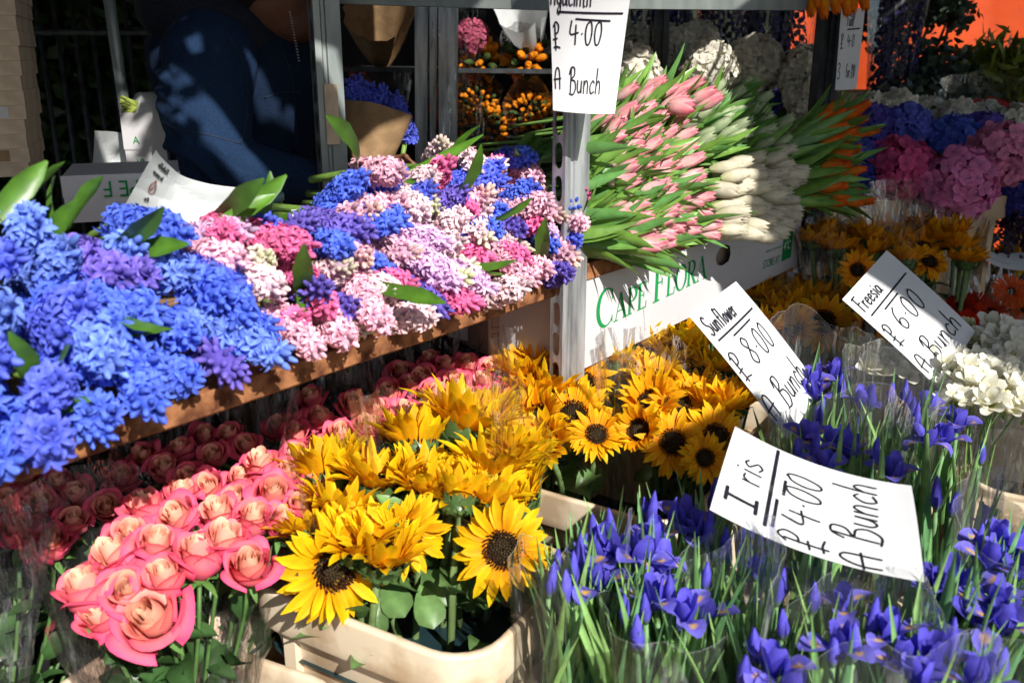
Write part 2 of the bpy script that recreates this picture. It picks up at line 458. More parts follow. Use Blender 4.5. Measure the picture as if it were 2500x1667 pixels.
def tulip_mesh(seed, kind, fat=1.0):
    r_ = random.Random(seed); mb = MB(); H = .060
    for w in range(2):
        for i in range(3):
            az = i * 2.0944 + w * 1.047 + r_.uniform(-.1, .1)
            nu, nv = 9, 5
            G = np.zeros((nu, nv, 3)); C = np.zeros((nu, nv, 3))
            tipo = r_.uniform(.0, .0035)
            for a in range(nu):
                t = a / (nu - 1)
                rr = (.0106 if w == 0 else .0117) * fat * math.sin(math.pi * (.10 + .78 * t ** .85)) ** .8 + tipo * t ** 4
                half = 1.15 * math.sin(math.pi * (.16 + .8 * t)) ** .7 + .02
                if t > .93: half = .12
                for b in range(nv):
                    s_ = 2 * b / (nv - 1) - 1
                    ang = az + s_ * half
                    r2 = rr * (1 + .10 * (1 - s_ * s_)) * (1 if w == 0 else 1.04)
                    G[a, b] = (r2 * math.cos(ang), r2 * math.sin(ang), H * t * (1 - .04 * s_ * s_) + r_.uniform(-.0004, .0004))
                    if kind == 'pink':
                        c = lerp((.88, .66, .60), (.80, .17, .28), min(1, max(0, (t - .10) * 1.4)) * (1 - .8 * abs(s_)))
                        if t < .12: c = lerp((.55, .62, .35), c, t / .12)
                    elif kind == 'white':
                        c = lerp((.62, .62, .34), (.72, .67, .53), min(1, t * 2.2)) * (1 - .12 * (1 - abs(s_)))
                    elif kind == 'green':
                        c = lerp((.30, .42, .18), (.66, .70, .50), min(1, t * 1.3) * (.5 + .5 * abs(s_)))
                    else:
                        c = lerp((.75, .30, .02), (.80, .11, .01), min(1, t * 1.4) * (1 - .4 * abs(s_)))
                    C[a, b] = np.asarray(c) * r_.uniform(.94, 1.06)
            mb.grid(G, C)
    return mb.mesh('tulip_bloom', SOFT)

def iris_mesh(seed, opened):
    r_ = random.Random(seed); mb = MB()
    vio, deep, pale = np.array([.135, .115, .68]), np.array([.065, .05, .48]), np.array([.33, .30, .85])
    if opened < .2:
        n, k = 7, 9
        G = np.zeros((k, n, 3)); C = np.zeros((k, n, 3)); L = r_.uniform(.055, .075)
        for i in range(k):
            t = i / (k - 1); rr = .0092 * math.sin(math.pi * (.10 + .88 * t ** .8)) ** .9 + .0006
            for j in range(n):
                w = 2 * math.pi * j / n + t * 2.2
                q = rr * (1 + .22 * math.cos(3 * w))
                G[i, j] = (q * math.cos(w), q * math.sin(w), L * t)
                C[i, j] = lerp((.16, .26, .12), vio * r_.uniform(.8, 1.2), min(1, max(0, (t - .10) * 6)))
        mb.grid(G, C, 0, True)
        return mb.mesh('iris_bud', SOFT)
    for i in range(3):
        az = i * 2.0944 + r_.uniform(-.2, .2)
        G = rotz(blade(r_.uniform(.060, .074), .0195, lambda t: (.38 + .2 * t) if t < .5 else max(.12, math.sin(math.pi * (.28 + .68 * (t - .5) / .5)) ** .8), R(14), R(62 + 85 * opened) + r_.uniform(-.2, .2), .28, 10, 5, r_.uniform(-.3, .3), .008, .003, r_), az)
        C = np.zeros((10, 5, 3))
        for a in range(10):
            for b in range(5):
                t, s_ = a / 9, abs(b - 2) / 2
                c = lerp(vio, pale, .25 * s_ + .2 * r_.random())
                if .50 < t < .74 and s_ < .3: c = np.array([.85, .50, .015])
                C[a, b] = c
        mb.grid(G, C)
        G = rotz(blade(.042, .0085, sh_round, R(18), R(48), .3, 6, 3, 0, .008, .003, r_), az); mb.grid(G, lerp(vio, pale, .4))
    for i in range(3):
        az = i * 2.0944 + 1.047 + r_.uniform(-.25, .25)
        G = rotz(blade(r_.uniform(.050, .066), .0155, sh_round, R(20) + .2 * opened, R(2) - .55 * (1 - opened), .40, 8, 5, r_.uniform(-.7, .7), .012, .003, r_), az)
        C = np.zeros((8, 5, 3)); 
        for a in range(8): C[a, :] = lerp(deep, vio, a / 7) * r_.uniform(.85, 1.2)
        mb.grid(G, C)
    ellipsoid(mb, (0, 0, -.03), (0, 0, 1), .036, .0055, 6, 5, (.13, .24, .07))
    return mb.mesh('iris_bloom', SOFT)

def mophead_mesh(seed, N=120, Rr=.075, white=False):
    r_ = random.Random(seed); mb = MB()
    mb.grid(np.array([[(Rr * .8 * math.sin(a) * math.cos(t), Rr * .8 * math.sin(a) * math.sin(t), Rr * .68 * math.cos(a)) for t in np.linspace(0, 2 * math.pi, 12, endpoint=False)] for a in np.linspace(.02, 2.3, 8)]), (.35, .35, .35), 0, True)
    for i in range(N):
        ph = math.acos(1 - 1.72 * (i + .5) / N); az = i * 2.39996 + r_.uniform(-.15, .15)
        d = np.array([math.sin(ph) * math.cos(az), math.sin(ph) * math.sin(az), math.cos(ph)])
        c0 = d * np.array([1, 1, .86]) * Rr * (r_.uniform(.86, 1.06) + .05 * math.sin(az * 3 + ph * 4))
        dn = nrm(d + np.array([r_.uniform(-.45, .45) for _ in range(3)]))
        Rm = frame(dn, r_.uniform(0, 6)); sc = r_.uniform(.0155, .0205); tint = r_.uniform(.75, 1.15)
        for q in range(4):
            G = rotz(blade(sc, sc * .56, sh_round, R(62), R(34) + r_.uniform(-.6, .5), -.22, 4, 3, r_.uniform(-.25, .25), .03, .001, r_), q * 1.5708)
            t = np.linspace(.74, 1.1, 4)[:, None, None]
            mb.grid(G @ Rm.T + c0, np.ones((4, 3, 3)) * t * tint)
    return mb.mesh('mophead_florets', SOFT)

def gerbera_mesh(seed):
    r_ = random.Random(seed); mb = MB()
    for layer, (n, L, a) in enumerate(((26, .042, 80), (24, .037, 70), (18, .02, 52))):
        for i in range(n):
            az = (i + .33 * layer) * 2 * math.pi / n + r_.uniform(-.07, .07)
            G = rotz(blade(L * r_.uniform(.92, 1.05), .0042 if layer < 2 else .0025, sh_spat, R(a), R(14) + r_.uniform(-.2, .2), .25, 5, 3, r_.uniform(-.3, .3), 0, .008, r_), az)
            mb.grid(G, np.ones((5, 3, 3)) * np.linspace(.75, 1.1, 5)[:, None, None] * r_.uniform(.85, 1.1))
    for i in range(60):
        q = math.sqrt((i + .5) / 60); a = i * 2.39996
        ellipsoid(mb, (.0105 * q * math.cos(a), .0105 * q * math.sin(a), .001), (0, 0, 1), .006, .001, 4, 3, np.array([.12, .10, .3]) * r_.uniform(.6, 1.4))
    return mb.mesh('gerbera_bloom', SOFT)

def freesia_mesh(seed):
    r_ = random.Random(seed); mb = MB()
    for i in range(5):
        x = (i - 2) * .026; az = r_.uniform(-1.2, 1.2)
        d = nrm(np.array([.25 * math.sin(i * 2.1), r_.uniform(-.5, .5), 1.0])); Rm = frame(d, r_.uniform(0, 6)); base = np.array([x, .010 * math.sin(i * 2), -.004 * (i - 2) ** 2 / 4])
        if i == 4:
            for q in range(3): ellipsoid(mb, base + np.array([.01 * q, 0, 0]), d + np.array([.4, 0, 0]), .024 - .004 * q, .006, 6, 5, (.55, .62, .25), (.85, .82, .55))
            continue
        for w in range(2):
            for q in range(3):
                G = rotz(blade(.040, .0135, lambda t: .22 + .3 * t if t < .35 else max(.25, math.sin(math.pi * min(1, .2 + .72 * t)) ** .6), R(10 + 4 * w), R(48 + 14 * w) + r_.uniform(-.3, .2), .3, 7, 5, 0, .012, .003, r_), q * 2.0944 + w * 1.047)
                t = np.linspace(0, 1, 7)[:, None, None]
                C = (np.array([.80, .72, .28]) * (1 - t) ** 2 + np.array([.84, .83, .74]) * (1 - (1 - t) ** 2)) * np.ones((7, 5, 1))
                mb.grid(G @ Rm.T + base, C)
        mb.tube([base - d * .012, base + d * .006], [.003, .005], 5, (.35, .5, .15))
    return mb.mesh('freesia_spray', SOFT)

def leaf_mesh(kind, seed):
    r_ = random.Random(seed); mb = MB()
    if kind == 'strap':      # hyacinth
        G = blade(.15, .0125, lambda t: (.6 + .4 * t) if t < .7 else max(.12, (1 - ((t - .7) / .3) ** 2.2)), R(6), R(r_.uniform(10, 45)), .45, 9, 3, r_.uniform(-.6, .6), 0, .004, r_)
        c = np.array([.065, .16, .016])
    elif kind == 'tulip':
        G = blade(.165, .0150, sh_lance, R(4), R(r_.uniform(8, 38)), .5, 10, 3, r_.uniform(-1.0, 1.0), 0, .004, r_)
        c = np.array([.13, .265, .06])
    elif kind == 'sword':    # iris
        G = blade(.26, .0066, lambda t: (.85 + .15 * t) if t < .5 else max(.05, (1 - ((t - .5) / .5) ** 1.6)), R(2), R(r_.uniform(4, 18)), .6, 9, 3, r_.uniform(-.6, .6), 0, .003, r_)
        c = np.array([.175, .32, .115])
    elif kind == 'heart':    # sunflower
        G = blade(.085, .030, lambda t: max(.03, math.sin(math.pi * (t ** .62)) ** .85 * (1.0 - .15 * t)) if 0 < t < 1 else .04, R(45), R(r_.uniform(20, 75)), .25, 8, 5, r_.uniform(-.4, .4), .022, .006, r_)
        c = np.array([.095, .18, .055])
    else:                    # rose leaf
        G = blade(.055, .019, sh_lance, R(40), R(r_.uniform(20, 80)), .3, 8, 5, r_.uniform(-.3, .3), .012, .004, r_)
        c = np.array([.05, .12, .035])
    nv = G.shape[1]
    e = 1 + .22 * (np.abs(np.linspace(-1, 1, nv)) < .1)
    t = np.linspace(.9, 1.15, G.shape[0])
    C = c[None, None, :] * e[None, :, None] * t[:, None, None] * np.ones((G.shape[0], nv, 1))
    C = np.ones_like(G) * C
    mb.grid(G, C)
    return mb.mesh(kind + '_leaf', LEAF)

def diam(me):
    v = np.empty(len(me.vertices) * 3, np.float32); me.vertices.foreach_get('co', v); v = v.reshape(-1, 3)
    return 2 * float(np.percentile(np.hypot(v[:, 0], v[:, 1]), 97))
HY = {'open': [hyacinth_mesh(s, .05) for s in (1, 2, 3, 4)], 'half': [hyacinth_mesh(s, .17, .9) for s in (5, 6, 7)],
      'bud': [hyacinth_mesh(s, 1.3, .05) for s in (8, 9)], 'halfb': [hyacinth_mesh(s, .13, .0) for s in (10, 11)]}
ROSE = [rose_mesh(s, o) for s, o in ((1, .38), (2, .5), (3, .22), (4, .6), (5, .6))]
SUNF = [sunflower_mesh(s, o) for s, o in ((1, 1.0), (2, .85), (3, 1.05), (4, .22), (5, .08), (6, .32))]
RD, SD = [diam(m) for m in ROSE], [diam(m[0]) for m in SUNF]
TUL = {k: [tulip_mesh(s, k, f) for s, f in ((1, 1), (2, .9), (3, 1.1))] for k in ('pink', 'white', 'green', 'orange')}
TUL['pinkbig'] = [tulip_mesh(4, 'pink', 1.55)]
IRIS = {'bud': [iris_mesh(s, 0) for s in (1, 2)], 'half': [iris_mesh(s, .35) for s in (3, 4)], 'open': [iris_mesh(s, 1.0) for s in (5, 6, 7)]}
MOP = [mophead_mesh(s) for s in (1, 2, 3)]
GERB = [gerbera_mesh(s) for s in (1, 2)]
FREE = [freesia_mesh(s) for s in (1, 2, 3)]
LF = {k: [leaf_mesh(k, s) for s in range(n)] for k, n in (('strap', 5), ('tulip', 8), ('sword', 7), ('heart', 6), ('rose', 5))}

def stem_curve(base, head, axis, n=7, bow=.35):
    base, head, axis = map(lambda a: np.asarray(a, float), (base, head, axis))
    L = np.linalg.norm(head - base)
    c1 = base + nrm(head - base) * L * .3 + UP * 0
    c2 = head - axis * L * bow
    t = np.linspace(0, 1, n)[:, None]
    return (1 - t) ** 3 * base + 3 * (1 - t) ** 2 * t * c1 + 3 * (1 - t) * t * t * c2 + t ** 3 * head
def stem_part(name, parent, base, head, axis, rad, col, bow=.35, n=7):
    mb = MB(); o = rel(parent)
    pts = stem_curve(base, head, axis, n, bow)
    mb.tube(pts - o, rad, 6, col)
    return link(name, mb.mesh(name + '_stem', STEM), parent), pts

# ------------------------------------------------------------------ the setting
def plane_mesh(name, pts, mat):
    mb = MB(); mb.add(pts, [tuple(range(len(pts)))]); return mb.mesh(name, mat, False)
structure('ground', plane_mesh('ground', [(-60, -60, 0), (60, -60, 0), (60, 60, 0), (-60, 60, 0)], GROUND))
mb = MB(); mb.box(-6, 9, 1.9, 4.2, 0.0, .12); structure('pavement', mb.mesh('pavement', PAVE, False))

def mesh_thing(name, mb, mat, label, cat, group=None, smooth=False):
    V = np.concatenate(mb.v); c = (V.min(0) + V.max(0)) / 2; c[2] = V[:, 2].min()
    mb.v = [V - c]; mb.c = [np.concatenate(mb.c)]
    o = link(name, mb.mesh(name, mat, smooth)); o.location = c.tolist()
    return tag(o, label, cat, group)
def part(name, mb, mat, parent, smooth=False, color=None):
    o = rel(parent) if parent.parent is None else rel(parent.parent)
    V = np.concatenate(mb.v) - o; mb.v = [V]; mb.c = [np.concatenate(mb.c)]
    return link(name, mb.mesh(name, mat, smooth), parent, None, color)

# stall tables under the buckets
def table(label, x0, x1, y0, y1, z):
    t = thing('stall_table', label, 'table', ((x0 + x1) / 2, (y0 + y1) / 2, 0))
    mb = MB()
    n = max(2, round((y1 - y0) / .12))
    for i in range(n):
        a, b = y0 + (y1 - y0) * i / n, y0 + (y1 - y0) * (i + 1) / n - .006
        mb = MB(); mb.box(x0, x1, a, b, z - .025, z); part('plank', mb, WOOD, t)
    for x in (x0 + .05, x1 - .05):
        for y in (y0 + .05, y1 - .05):
            mb = MB(); mb.box(x - .02, x + .02, y - .02, y + .02, 0, z - .026); part('leg', mb, DARKSTEEL, t)
table('low plank table carrying the buckets of roses, sunflowers and irises', .05, 3.7, -.15, 1.25, .40)

# unseen canopy over the stall; outline and gaps shaped to place shade and sun
def canopy(label, polys, z, poles):
    t = thing('canopy', label, 'canopy', (polys[0][0][0], polys[0][0][1], z))
    for p in polys:
        mb = MB(); n = len(p)
        V = [(x, y, z) for x, y in p] + [(x, y, z + .012) for x, y in p]
        mb.add(V, [tuple(range(n))[::-1], tuple(range(n, 2 * n))] + [(i, (i + 1) % n, (i + 1) % n + n, i + n) for i in range(n)])
        part('cloth_panel', mb, TARP, t)
    for x, y in poles:
        mb = MB(); mb.tube([(x, y, 0), (x, y, z - .001)], .02, 8); part('pole', mb, GALV_D, t, True)
CZ = 2.4
canopy('dark green cloth canopy over the right side of the stall', [[(1.20, -2.6), (4.3, -2.6), (4.3, .2), (2.15, .2), (2.05, .02), (1.75, .06), (1.50, -.02), (1.42, -.25), (1.16, -.6), (1.22, -1.2), (1.05, -1.7)]], CZ, ((4.2, -2.5), (1.25, -2.5)))
canopy('dark green cloth canopy over the back of the stall', [
    [(-2.5, .0), (.50, .03), (.47, .60), (.55, 1.5), (-2.5, 1.5)],
    [(.545, .03), (.70, .06), (.74, .34), (.66, .41), (.70, .52), (.60, .55), (.64, .66), (.56, .78), (.575, 1.5), (.57, .6)],
    [(.735, .20), (1.29, .206), (1.82, .206), (1.86, .6), (1.80, 1.25), (1.84, 1.6), (-2.5, 1.6), (-2.5, 1.51), (.60, 1.51), (.585, .80), (.70, .69), (.665, .585), (.745, .55), (.72, .44), (.78, .36)],
    [(2.10, .206), (4.3, .206), (4.4, 1.6), (2.06, 1.6), (2.14, 1.1), (2.05, .7)], [(-2.5, 1.605), (4.4, 1.605), (4.5, 6.5), (-2.5, 6.5)]], CZ + .02, ((4.4, 6.4), (-2.4, 6.4), (-2.4, .2)))

# ------------------------------------------------------------------ shelving
t = thing('shade_sheet', 'dark cloth pennant strung above the stall', 'light_blocker', (.6, -1.2, CZ - .1))  # added out of view, outlined to shade the middle sunflowers and irises
mb = MB(); fp = [(.52, -1.14), (.44, -.90), (.82, -.95), (.80, -1.28), (.84, -1.62), (.64, -1.58), (.66, -1.24)]
mb.add([(x, y, CZ - .1) for x, y in fp], [tuple(range(len(fp)))]); part('cloth', mb, TARP, t)
def hole_plate(mb, o, dx, dz, w, h, hw, hh, pitch, thick, nn=10):
    """plate from o spanned by dx (width w) and dz (height h) with oval slots down its middle"""
    dx, dz = nrm(dx), nrm(dz); nrmv = np.cross(dx, dz) * thick
    k = int(h // pitch)
    for s_ in (0, 1):
        base = o + nrmv * s_
        for i in range(k):
            z0, z1 = i * pitch, (i + 1) * pitch
            if i == k - 1: z1 = h
            zc = (z0 + z1) / 2
            ov = [(w / 2 + hw / 2 * math.copysign(abs(math.cos(a)) ** .8, math.cos(a)), zc + hh / 2 * math.copysign(abs(math.sin(a)) ** .6, math.sin(a))) for a in np.linspace(-math.pi * .75, math.pi * 1.25, 16, endpoint=False)]
            def edge(a):
                c, s2 = math.cos(a), math.sin(a); m = max(abs(c), abs(s2))
                return (w / 2 + w / 2 * c / m, zc + (z1 - z0) / 2 * s2 / m)
            oq = [edge(a) for a in np.linspace(-math.pi * .75, math.pi * 1.25, 16, endpoint=False)]
            V = [base + dx * x + dz * z for x, z in ov + oq]
            mb.add(V, [(j, (j + 1) % 16, (j + 1) % 16 + 16, j + 16) for j in range(16)])
def post(label, at, z0, z1, ang, mat, wf=.045, wl=.038, name='steel_post', holes=True, group=None):
    """slotted steel upright: a ribbed face of width wf (normal = ang) and a slotted flange wl beside it"""
    at = np.array([at[0], at[1], 0.0])
    n = np.array([math.cos(ang), math.sin(ang), 0]); side = np.array([-n[1], n[0], 0])      # side: to the right seen from the front
    t = thing(name, label, 'post', (at[0], at[1], z0))
    mb = MB()
    prof = [(0, 0), (.012, 0), (.016, -.005), (.020, -.005), (.023, 0), (wf, 0), (wf, -.03), (wf - .004, -.03), (wf - .004, -.004), (.004, -.004), (.0, -.004)]
    G = np.array([[at + side * a + n * b + UP * z for a, b in prof] for z in (z0, z1)])
    mb.grid(G, (1, 1, 1), 0, True)
    part('face', mb, mat, t)
    mb = MB()
    if holes: hole_plate(mb, at - n * .001 + UP * z0, -n - side * .08, UP, wl, z1 - z0, .018, .044, .056, .003)
    else: mb.box(-wl, -.0005, -.032, -.003, 0, z1 - z0, (1, 1, 1), 0, (np.stack([side, n, UP], 1), at + UP * z0))
    part('slotted_flange' if holes else 'flange', mb, mat, t)
    return t
mid = Pv(1392, 700, .885)
lp = P(800, 300, 1.80)
rp = P(2012, 300, 2.42)
FRONT = R(-90 - 14)
post('galvanised slotted post between the hyacinths and the pink tulips', (mid[0] - .022, mid[1]), 0.3, 1.95, FRONT, GALV, .056, .030)
lpo = post('weathered slotted post behind the hyacinths, left of the paper cone', (lp[0] - .02, lp[1]), 0.9, 1.95, R(-120), GALV_D, .050, .036)
mb = MB(); a = P(812, 280, 1.785); M_ = (frame(ax(0, 1, 0)), a)
mb.box(-.013, .012, -.056, .056, 0, .0015, (1, 1, 1), 0, M_); part('tape_patch', mb, CARD, lpo)
# right upright and the dark back upright with slots
post('dark steel post in front of the orange tulips, with the tulip sign', (rp[0] - .02, rp[1]), .5, 1.95, R(-115), DARKSTEEL, .044, .02, holes=False)
bp = P(1600, 100, 2.75)
post('dark slotted post behind the pink tulips among white hydrangeas', (bp[0], bp[1]), .8, 1.95, R(-130), DARKSTEEL, .04, .04)

# shelf with the hyacinths: rusty angle rail, boards
hs = thing('hyacinth_shelf', 'steel shelf with a rusty front rail heaped with hyacinths', 'shelf', (.5, 1.1, 1.15))
mb = MB()
prof = [(.895, 1.150), (.898, 1.147), (.901, 1.150), (.901, 1.174), (.93, 1.176), (.93, 1.179), (.896, 1.178), (.895, 1.176)]
xs = np.linspace(-.6, mid[0] - .03, 24)
mb.grid(np.array([[(x, y + .0008 * math.sin(x * 31), z + .0006 * math.sin(x * 17)) for y, z in prof] for x in xs]), (1, 1, 1), 0, True); part('front_rail', mb, RUST, hs)
for i in range(4):
    mb = MB(); mb.box(-.6, mid[0] - .03, .932 + .12 * i, 1.046 + .12 * i, 1.160, 1.172); part('board', mb, WOOD, hs)
ts = thing('tulip_shelf', 'steel shelf with a timber front edge under the tulips', 'shelf', (1.9, 1.0, 1.17))
A = np.array([mid[0] + .03, .875, 1.172]); tdir = nrm(np.array([1.0, -.055, .012])); tn = np.array([-tdir[1], tdir[0], 0])
def TS(a, b, z): return A + tdir * a + tn * b + UP * z
mb = MB(); Mt = (np.stack([tdir, tn, UP], 1), A)
mb.box(0, 1.10, 0, .02, -.004, .026, (1, 1, 1), 0, Mt); part('front_rail', mb, RUST, ts)
for i in range(4):
    mb = MB(); mb.box(0, 1.10, .022 + .11 * i, .128 + .11 * i, -.004, .008, (1, 1, 1), 0, Mt); part('board', mb, WOOD, ts)

# top beams of the rack
def beam(name, label, a, b, w, h, mat):
    d = nrm(np.asarray(b) - a); s_ = nrm(np.cross(d, UP)); u = np.cross(s_, d)
    mb = MB(); L = np.linalg.norm(np.asarray(b) - a)
    mb.box(0, L, -w / 2, w / 2, 0, h, (1, 1, 1), 0, (np.stack([d, s_, u], 1), np.asarray(a)))
    mb.box(0, L, -w / 2 - .004, w / 2 + .004, h - .004, h + .004, (1, 1, 1), 0, (np.stack([d, s_, u], 1), np.asarray(a)))
    return mesh_thing(name, mb, mat, label, 'beam')
beam('steel_beam', 'grey steel beam across the top between the two slotted posts', P(790, 9, 1.86), P(1400, 28, 1.70), .03, .06, GALV_D)
beam('steel_beam', 'steel beam along the top above the pink tulips', P(1440, 22, 1.74), P(2040, 27, 2.40), .03, .06, GALV_D)

# ------------------------------------------------------------------ writing
GLYPH = {
 'H': (.5, [[(.05, 1), (.03, 0)], [(.42, 1), (.40, 0)], [(.0, .5), (.45, .52)]]),
 'y': (.42, [[(.02, .5), (.04, .18), (.18, .05), (.32, .2), (.36, .5)], [(.36, .5), (.33, -.1), (.22, -.42), (.05, -.34), (.12, -.12), (.38, .08)]]),
 'a': (.45, [[(.36, .44), (.16, .5), (.01, .25), (.10, .02), (.28, .12), (.37, .46), (.37, .1), (.44, .0)]]),
 'c': (.38, [[(.34, .42), (.2, .5), (.02, .27), (.12, .01), (.36, .08)]]),
 'i': (.14, [[(.06, .5), (.05, 0)], [(.06, .70), (.08, .73)]]),
 'n': (.42, [[(.02, .5), (.03, 0)], [(.03, .28), (.18, .5), (.32, .4), (.34, 0)]]),
 't': (.30, [[(.14, .85), (.12, .05), (.25, .0)], [(.0, .55), (.28, .57)]]),
 'h': (.42, [[(.04, 1), (.03, 0)], [(.03, .28), (.18, .5), (.32, .38), (.34, 0)]]),
 'P': (.5, [[(.16, -.12), (.14, .9)], [(.05, .85), (.2, 1.05), (.36, .9), (.30, .62), (.12, .55)], [(.02, .30), (.26, .36)], [(.05, -.02), (.22, .02), (.42, -.02)]]),
 '4': (.55, [[(.10, .95), (.02, .42), (.50, .48)], [(.36, .78), (.33, .0)]]),
 '0': (.48, [[(.30, .96), (.10, .80), (.03, .40), (.12, .03), (.30, .08), (.41, .50), (.36, .88), (.24, .97)]]),
 '.': (.20, [[(.08, .42), (.11, .45)]]),
 'A': (.5, [[(.04, -.05), (.02, .45), (.12, .85), (.26, .92), (.36, .7), (.38, -.05)], [(-.06, .36), (.46, .44)]]),
 'B': (.56, [[(.12, .95), (.10, .0)], [(-.02, .72), (.10, .98), (.36, .98), (.38, .70), (.14, .52), (.42, .46), (.52, .2), (.34, -.06), (.02, -.05)]]),
 'u': (.42, [[(.02, .5), (.03, .14), (.16, .02), (.30, .16), (.33, .5), (.34, .02)]]),
 'T': (.46, [[(.0, 1), (.5, 1.03)], [(.22, 1), (.20, 0)]]),
 'l': (.14, [[(.06, .95), (.04, 0)]]),
 'p': (.40, [[(.05, .95), (.04, -.05)], [(.05, .88), (.24, .98), (.32, .75), (.20, .5), (.05, .5)]]),
 'f': (.34, [[(.34, .92), (.22, 1), (.13, .8), (.12, .0)], [(.0, .5), (.28, .53)]]),
 'o': (.40, [[(.22, .5), (.04, .32), (.10, .03), (.28, .1), (.32, .4), (.20, .5)]]),
 'r': (.30, [[(.03, .5), (.03, 0)], [(.03, .3), (.14, .47), (.28, .46)]]),
 'S': (.48, [[(.42, .88), (.24, 1), (.04, .8), (.14, .55), (.36, .42), (.40, .14), (.2, -.04), (.0, .1)]]),
 'w': (.55, [[(.02, .5), (.06, .06), (.16, .05), (.25, .42), (.30, .06), (.42, .1), (.48, .52)]]),
 'e': (.38, [[(.03, .26), (.30, .32), (.26, .5), (.10, .46), (.02, .22), (.12, .0), (.34, .1)]]),
 'F': (.48, [[(.1, 1), (.08, 0)], [(-.04, .96), (.46, 1.0)], [(.08, .52), (.36, .55)]]),
 's': (.34, [[(.28, .44), (.16, .52), (.04, .4), (.16, .27), (.28, .14), (.16, .0), (.02, .08)]]),
 'I': (.42, [[(.2, .95), (.18, .05)], [(.0, .97), (.4, .99)], [(-.03, .03), (.38, .05)]]),
 '3': (.44, [[(.04, .9), (.24, 1), (.36, .8), (.16, .55), (.38, .35), (.30, .02), (.02, .06)]]),
 '6': (.46, [[(.36, .98), (.14, .75), (.03, .3), (.14, .01), (.34, .1), (.36, .36), (.18, .46), (.04, .28)]]),
 '8': (.46, [[(.34, .86), (.20, 1), (.06, .82), (.2, .56), (.36, .28), (.22, .0), (.04, .2), (.18, .5), (.34, .76), (.34, .88)]]),
 '1': (.18, [[(.08, 1), (.06, 0)]]), ' ': (.28, []),
}
def smooth_path(p, n=6):
    p = [np.array(q, float) for q in p]
    if len(p) == 2:
        k = max(2, int(np.linalg.norm(p[1] - p[0]) / .04)); return np.array([p[0] + (p[1] - p[0]) * i / (k - 1) for i in range(k)])
    if len(p) < 2: return np.array(p)
    if len(p) == 2: return np.array(p)
    out = []; q = [2 * p[0] - p[1]] + p + [2 * p[-1] - p[-2]]
    for i in range(1, len(q) - 2):
        for t in np.linspace(0, 1, n, endpoint=False):
            out.append(.5 * (2 * q[i] + (q[i + 1] - q[i - 1]) * t + (2 * q[i - 1] - 5 * q[i] + 4 * q[i + 1] - q[i + 2]) * t * t + (3 * q[i] - q[i - 1] - 3 * q[i + 1] + q[i + 2]) * t ** 3))
    out.append(p[-1]); return np.array(out)
def ribbon(mb, path, width, fmap, lift):
    p = smooth_path(path)
    T = np.gradient(p, axis=0) if len(p) > 1 else np.array([[1, 0]])
    T /= np.maximum(1e-9, np.linalg.norm(T, axis=1))[:, None]
    N = np.stack([-T[:, 1], T[:, 0]], 1)
    w = np.full(len(p), width / 2)
    p = np.concatenate([[p[0] - T[0] * width * .35], p, [p[-1] + T[-1] * width * .35]])
    N = np.concatenate([N[:1], N, N[-1:]]); w = np.concatenate([[w[0] * .55], w, [w[-1] * .55]])
    G = np.array([[fmap(*(q + n_ * w_), lift), fmap(*(q - n_ * w_), lift)] for q, n_, w_ in zip(p, N, w)])
    mb.grid(G)
def write(mb, s, x, y, h, pen, fmap, xs=1.0, slant=.0, lift=.0008):
    for ch in s:
        adv, strokes = GLYPH[ch]
        for st in strokes:
            ribbon(mb, [(x + (a * xs + slant * b) * h, y + b * h) for a, b in st], pen, fmap, lift); lift += .00002
        x += adv * h * xs + .07 * h
    return x
def sign(label, c00, c10, c01, c11, lines, bow=0.0, bow2=0.0, name='price_sign'):
    """paper sheet: c00 = corner at text bottom left, c10 bottom right, c01 top left, c11 top right; lines in page units (width 1)"""
    c00, c10, c01, c11 = map(lambda a: np.asarray(a, float), (c00, c10, c01, c11))
    Nn = nrm(np.cross(c10 - c00, c01 - c00)); wd = (np.linalg.norm(c10 - c00) + np.linalg.norm(c11 - c01)) / 2
    hh = (np.linalg.norm(c01 - c00) + np.linalg.norm(c11 - c10)) / 2; asp = 1.414
    def S(x, y, lift=0.0):
        a, b = x, y / asp
        p = (1 - a) * (1 - b) * c00 + a * (1 - b) * c10 + (1 - a) * b * c01 + a * b * c11
        return p + Nn * (bow * 4 * b * (1 - b) + bow2 * (4 * a * (1 - a)) + lift)
    t = thing(name, label, 'sign', c00)
    mb = MB()
    n1, n2 = 9, 15
    G = np.array([[S(i / (n1 - 1), asp * j / (n2 - 1)) for i in range(n1)] for j in range(n2)]); mb.grid(G)
    G2 = np.array([[S(i / (n1 - 1), asp * j / (n2 - 1), -.0006) for i in range(n1)] for j in range(n2)]); mb.grid(G2[:, ::-1])
    part('paper', mb, PAPER, t, True)
    for L in lines:
        mb = MB()
        if L[0] == 'line':
            ribbon(mb, L[1], L[2], S, .0007)
            part('underline', mb, INK, t)
        else:
            s, x, y, h, pen, xs, sl = L
            write(mb, s, x, y, h, pen, S, xs, sl); part('lettering', mb, INK, t)
    return t

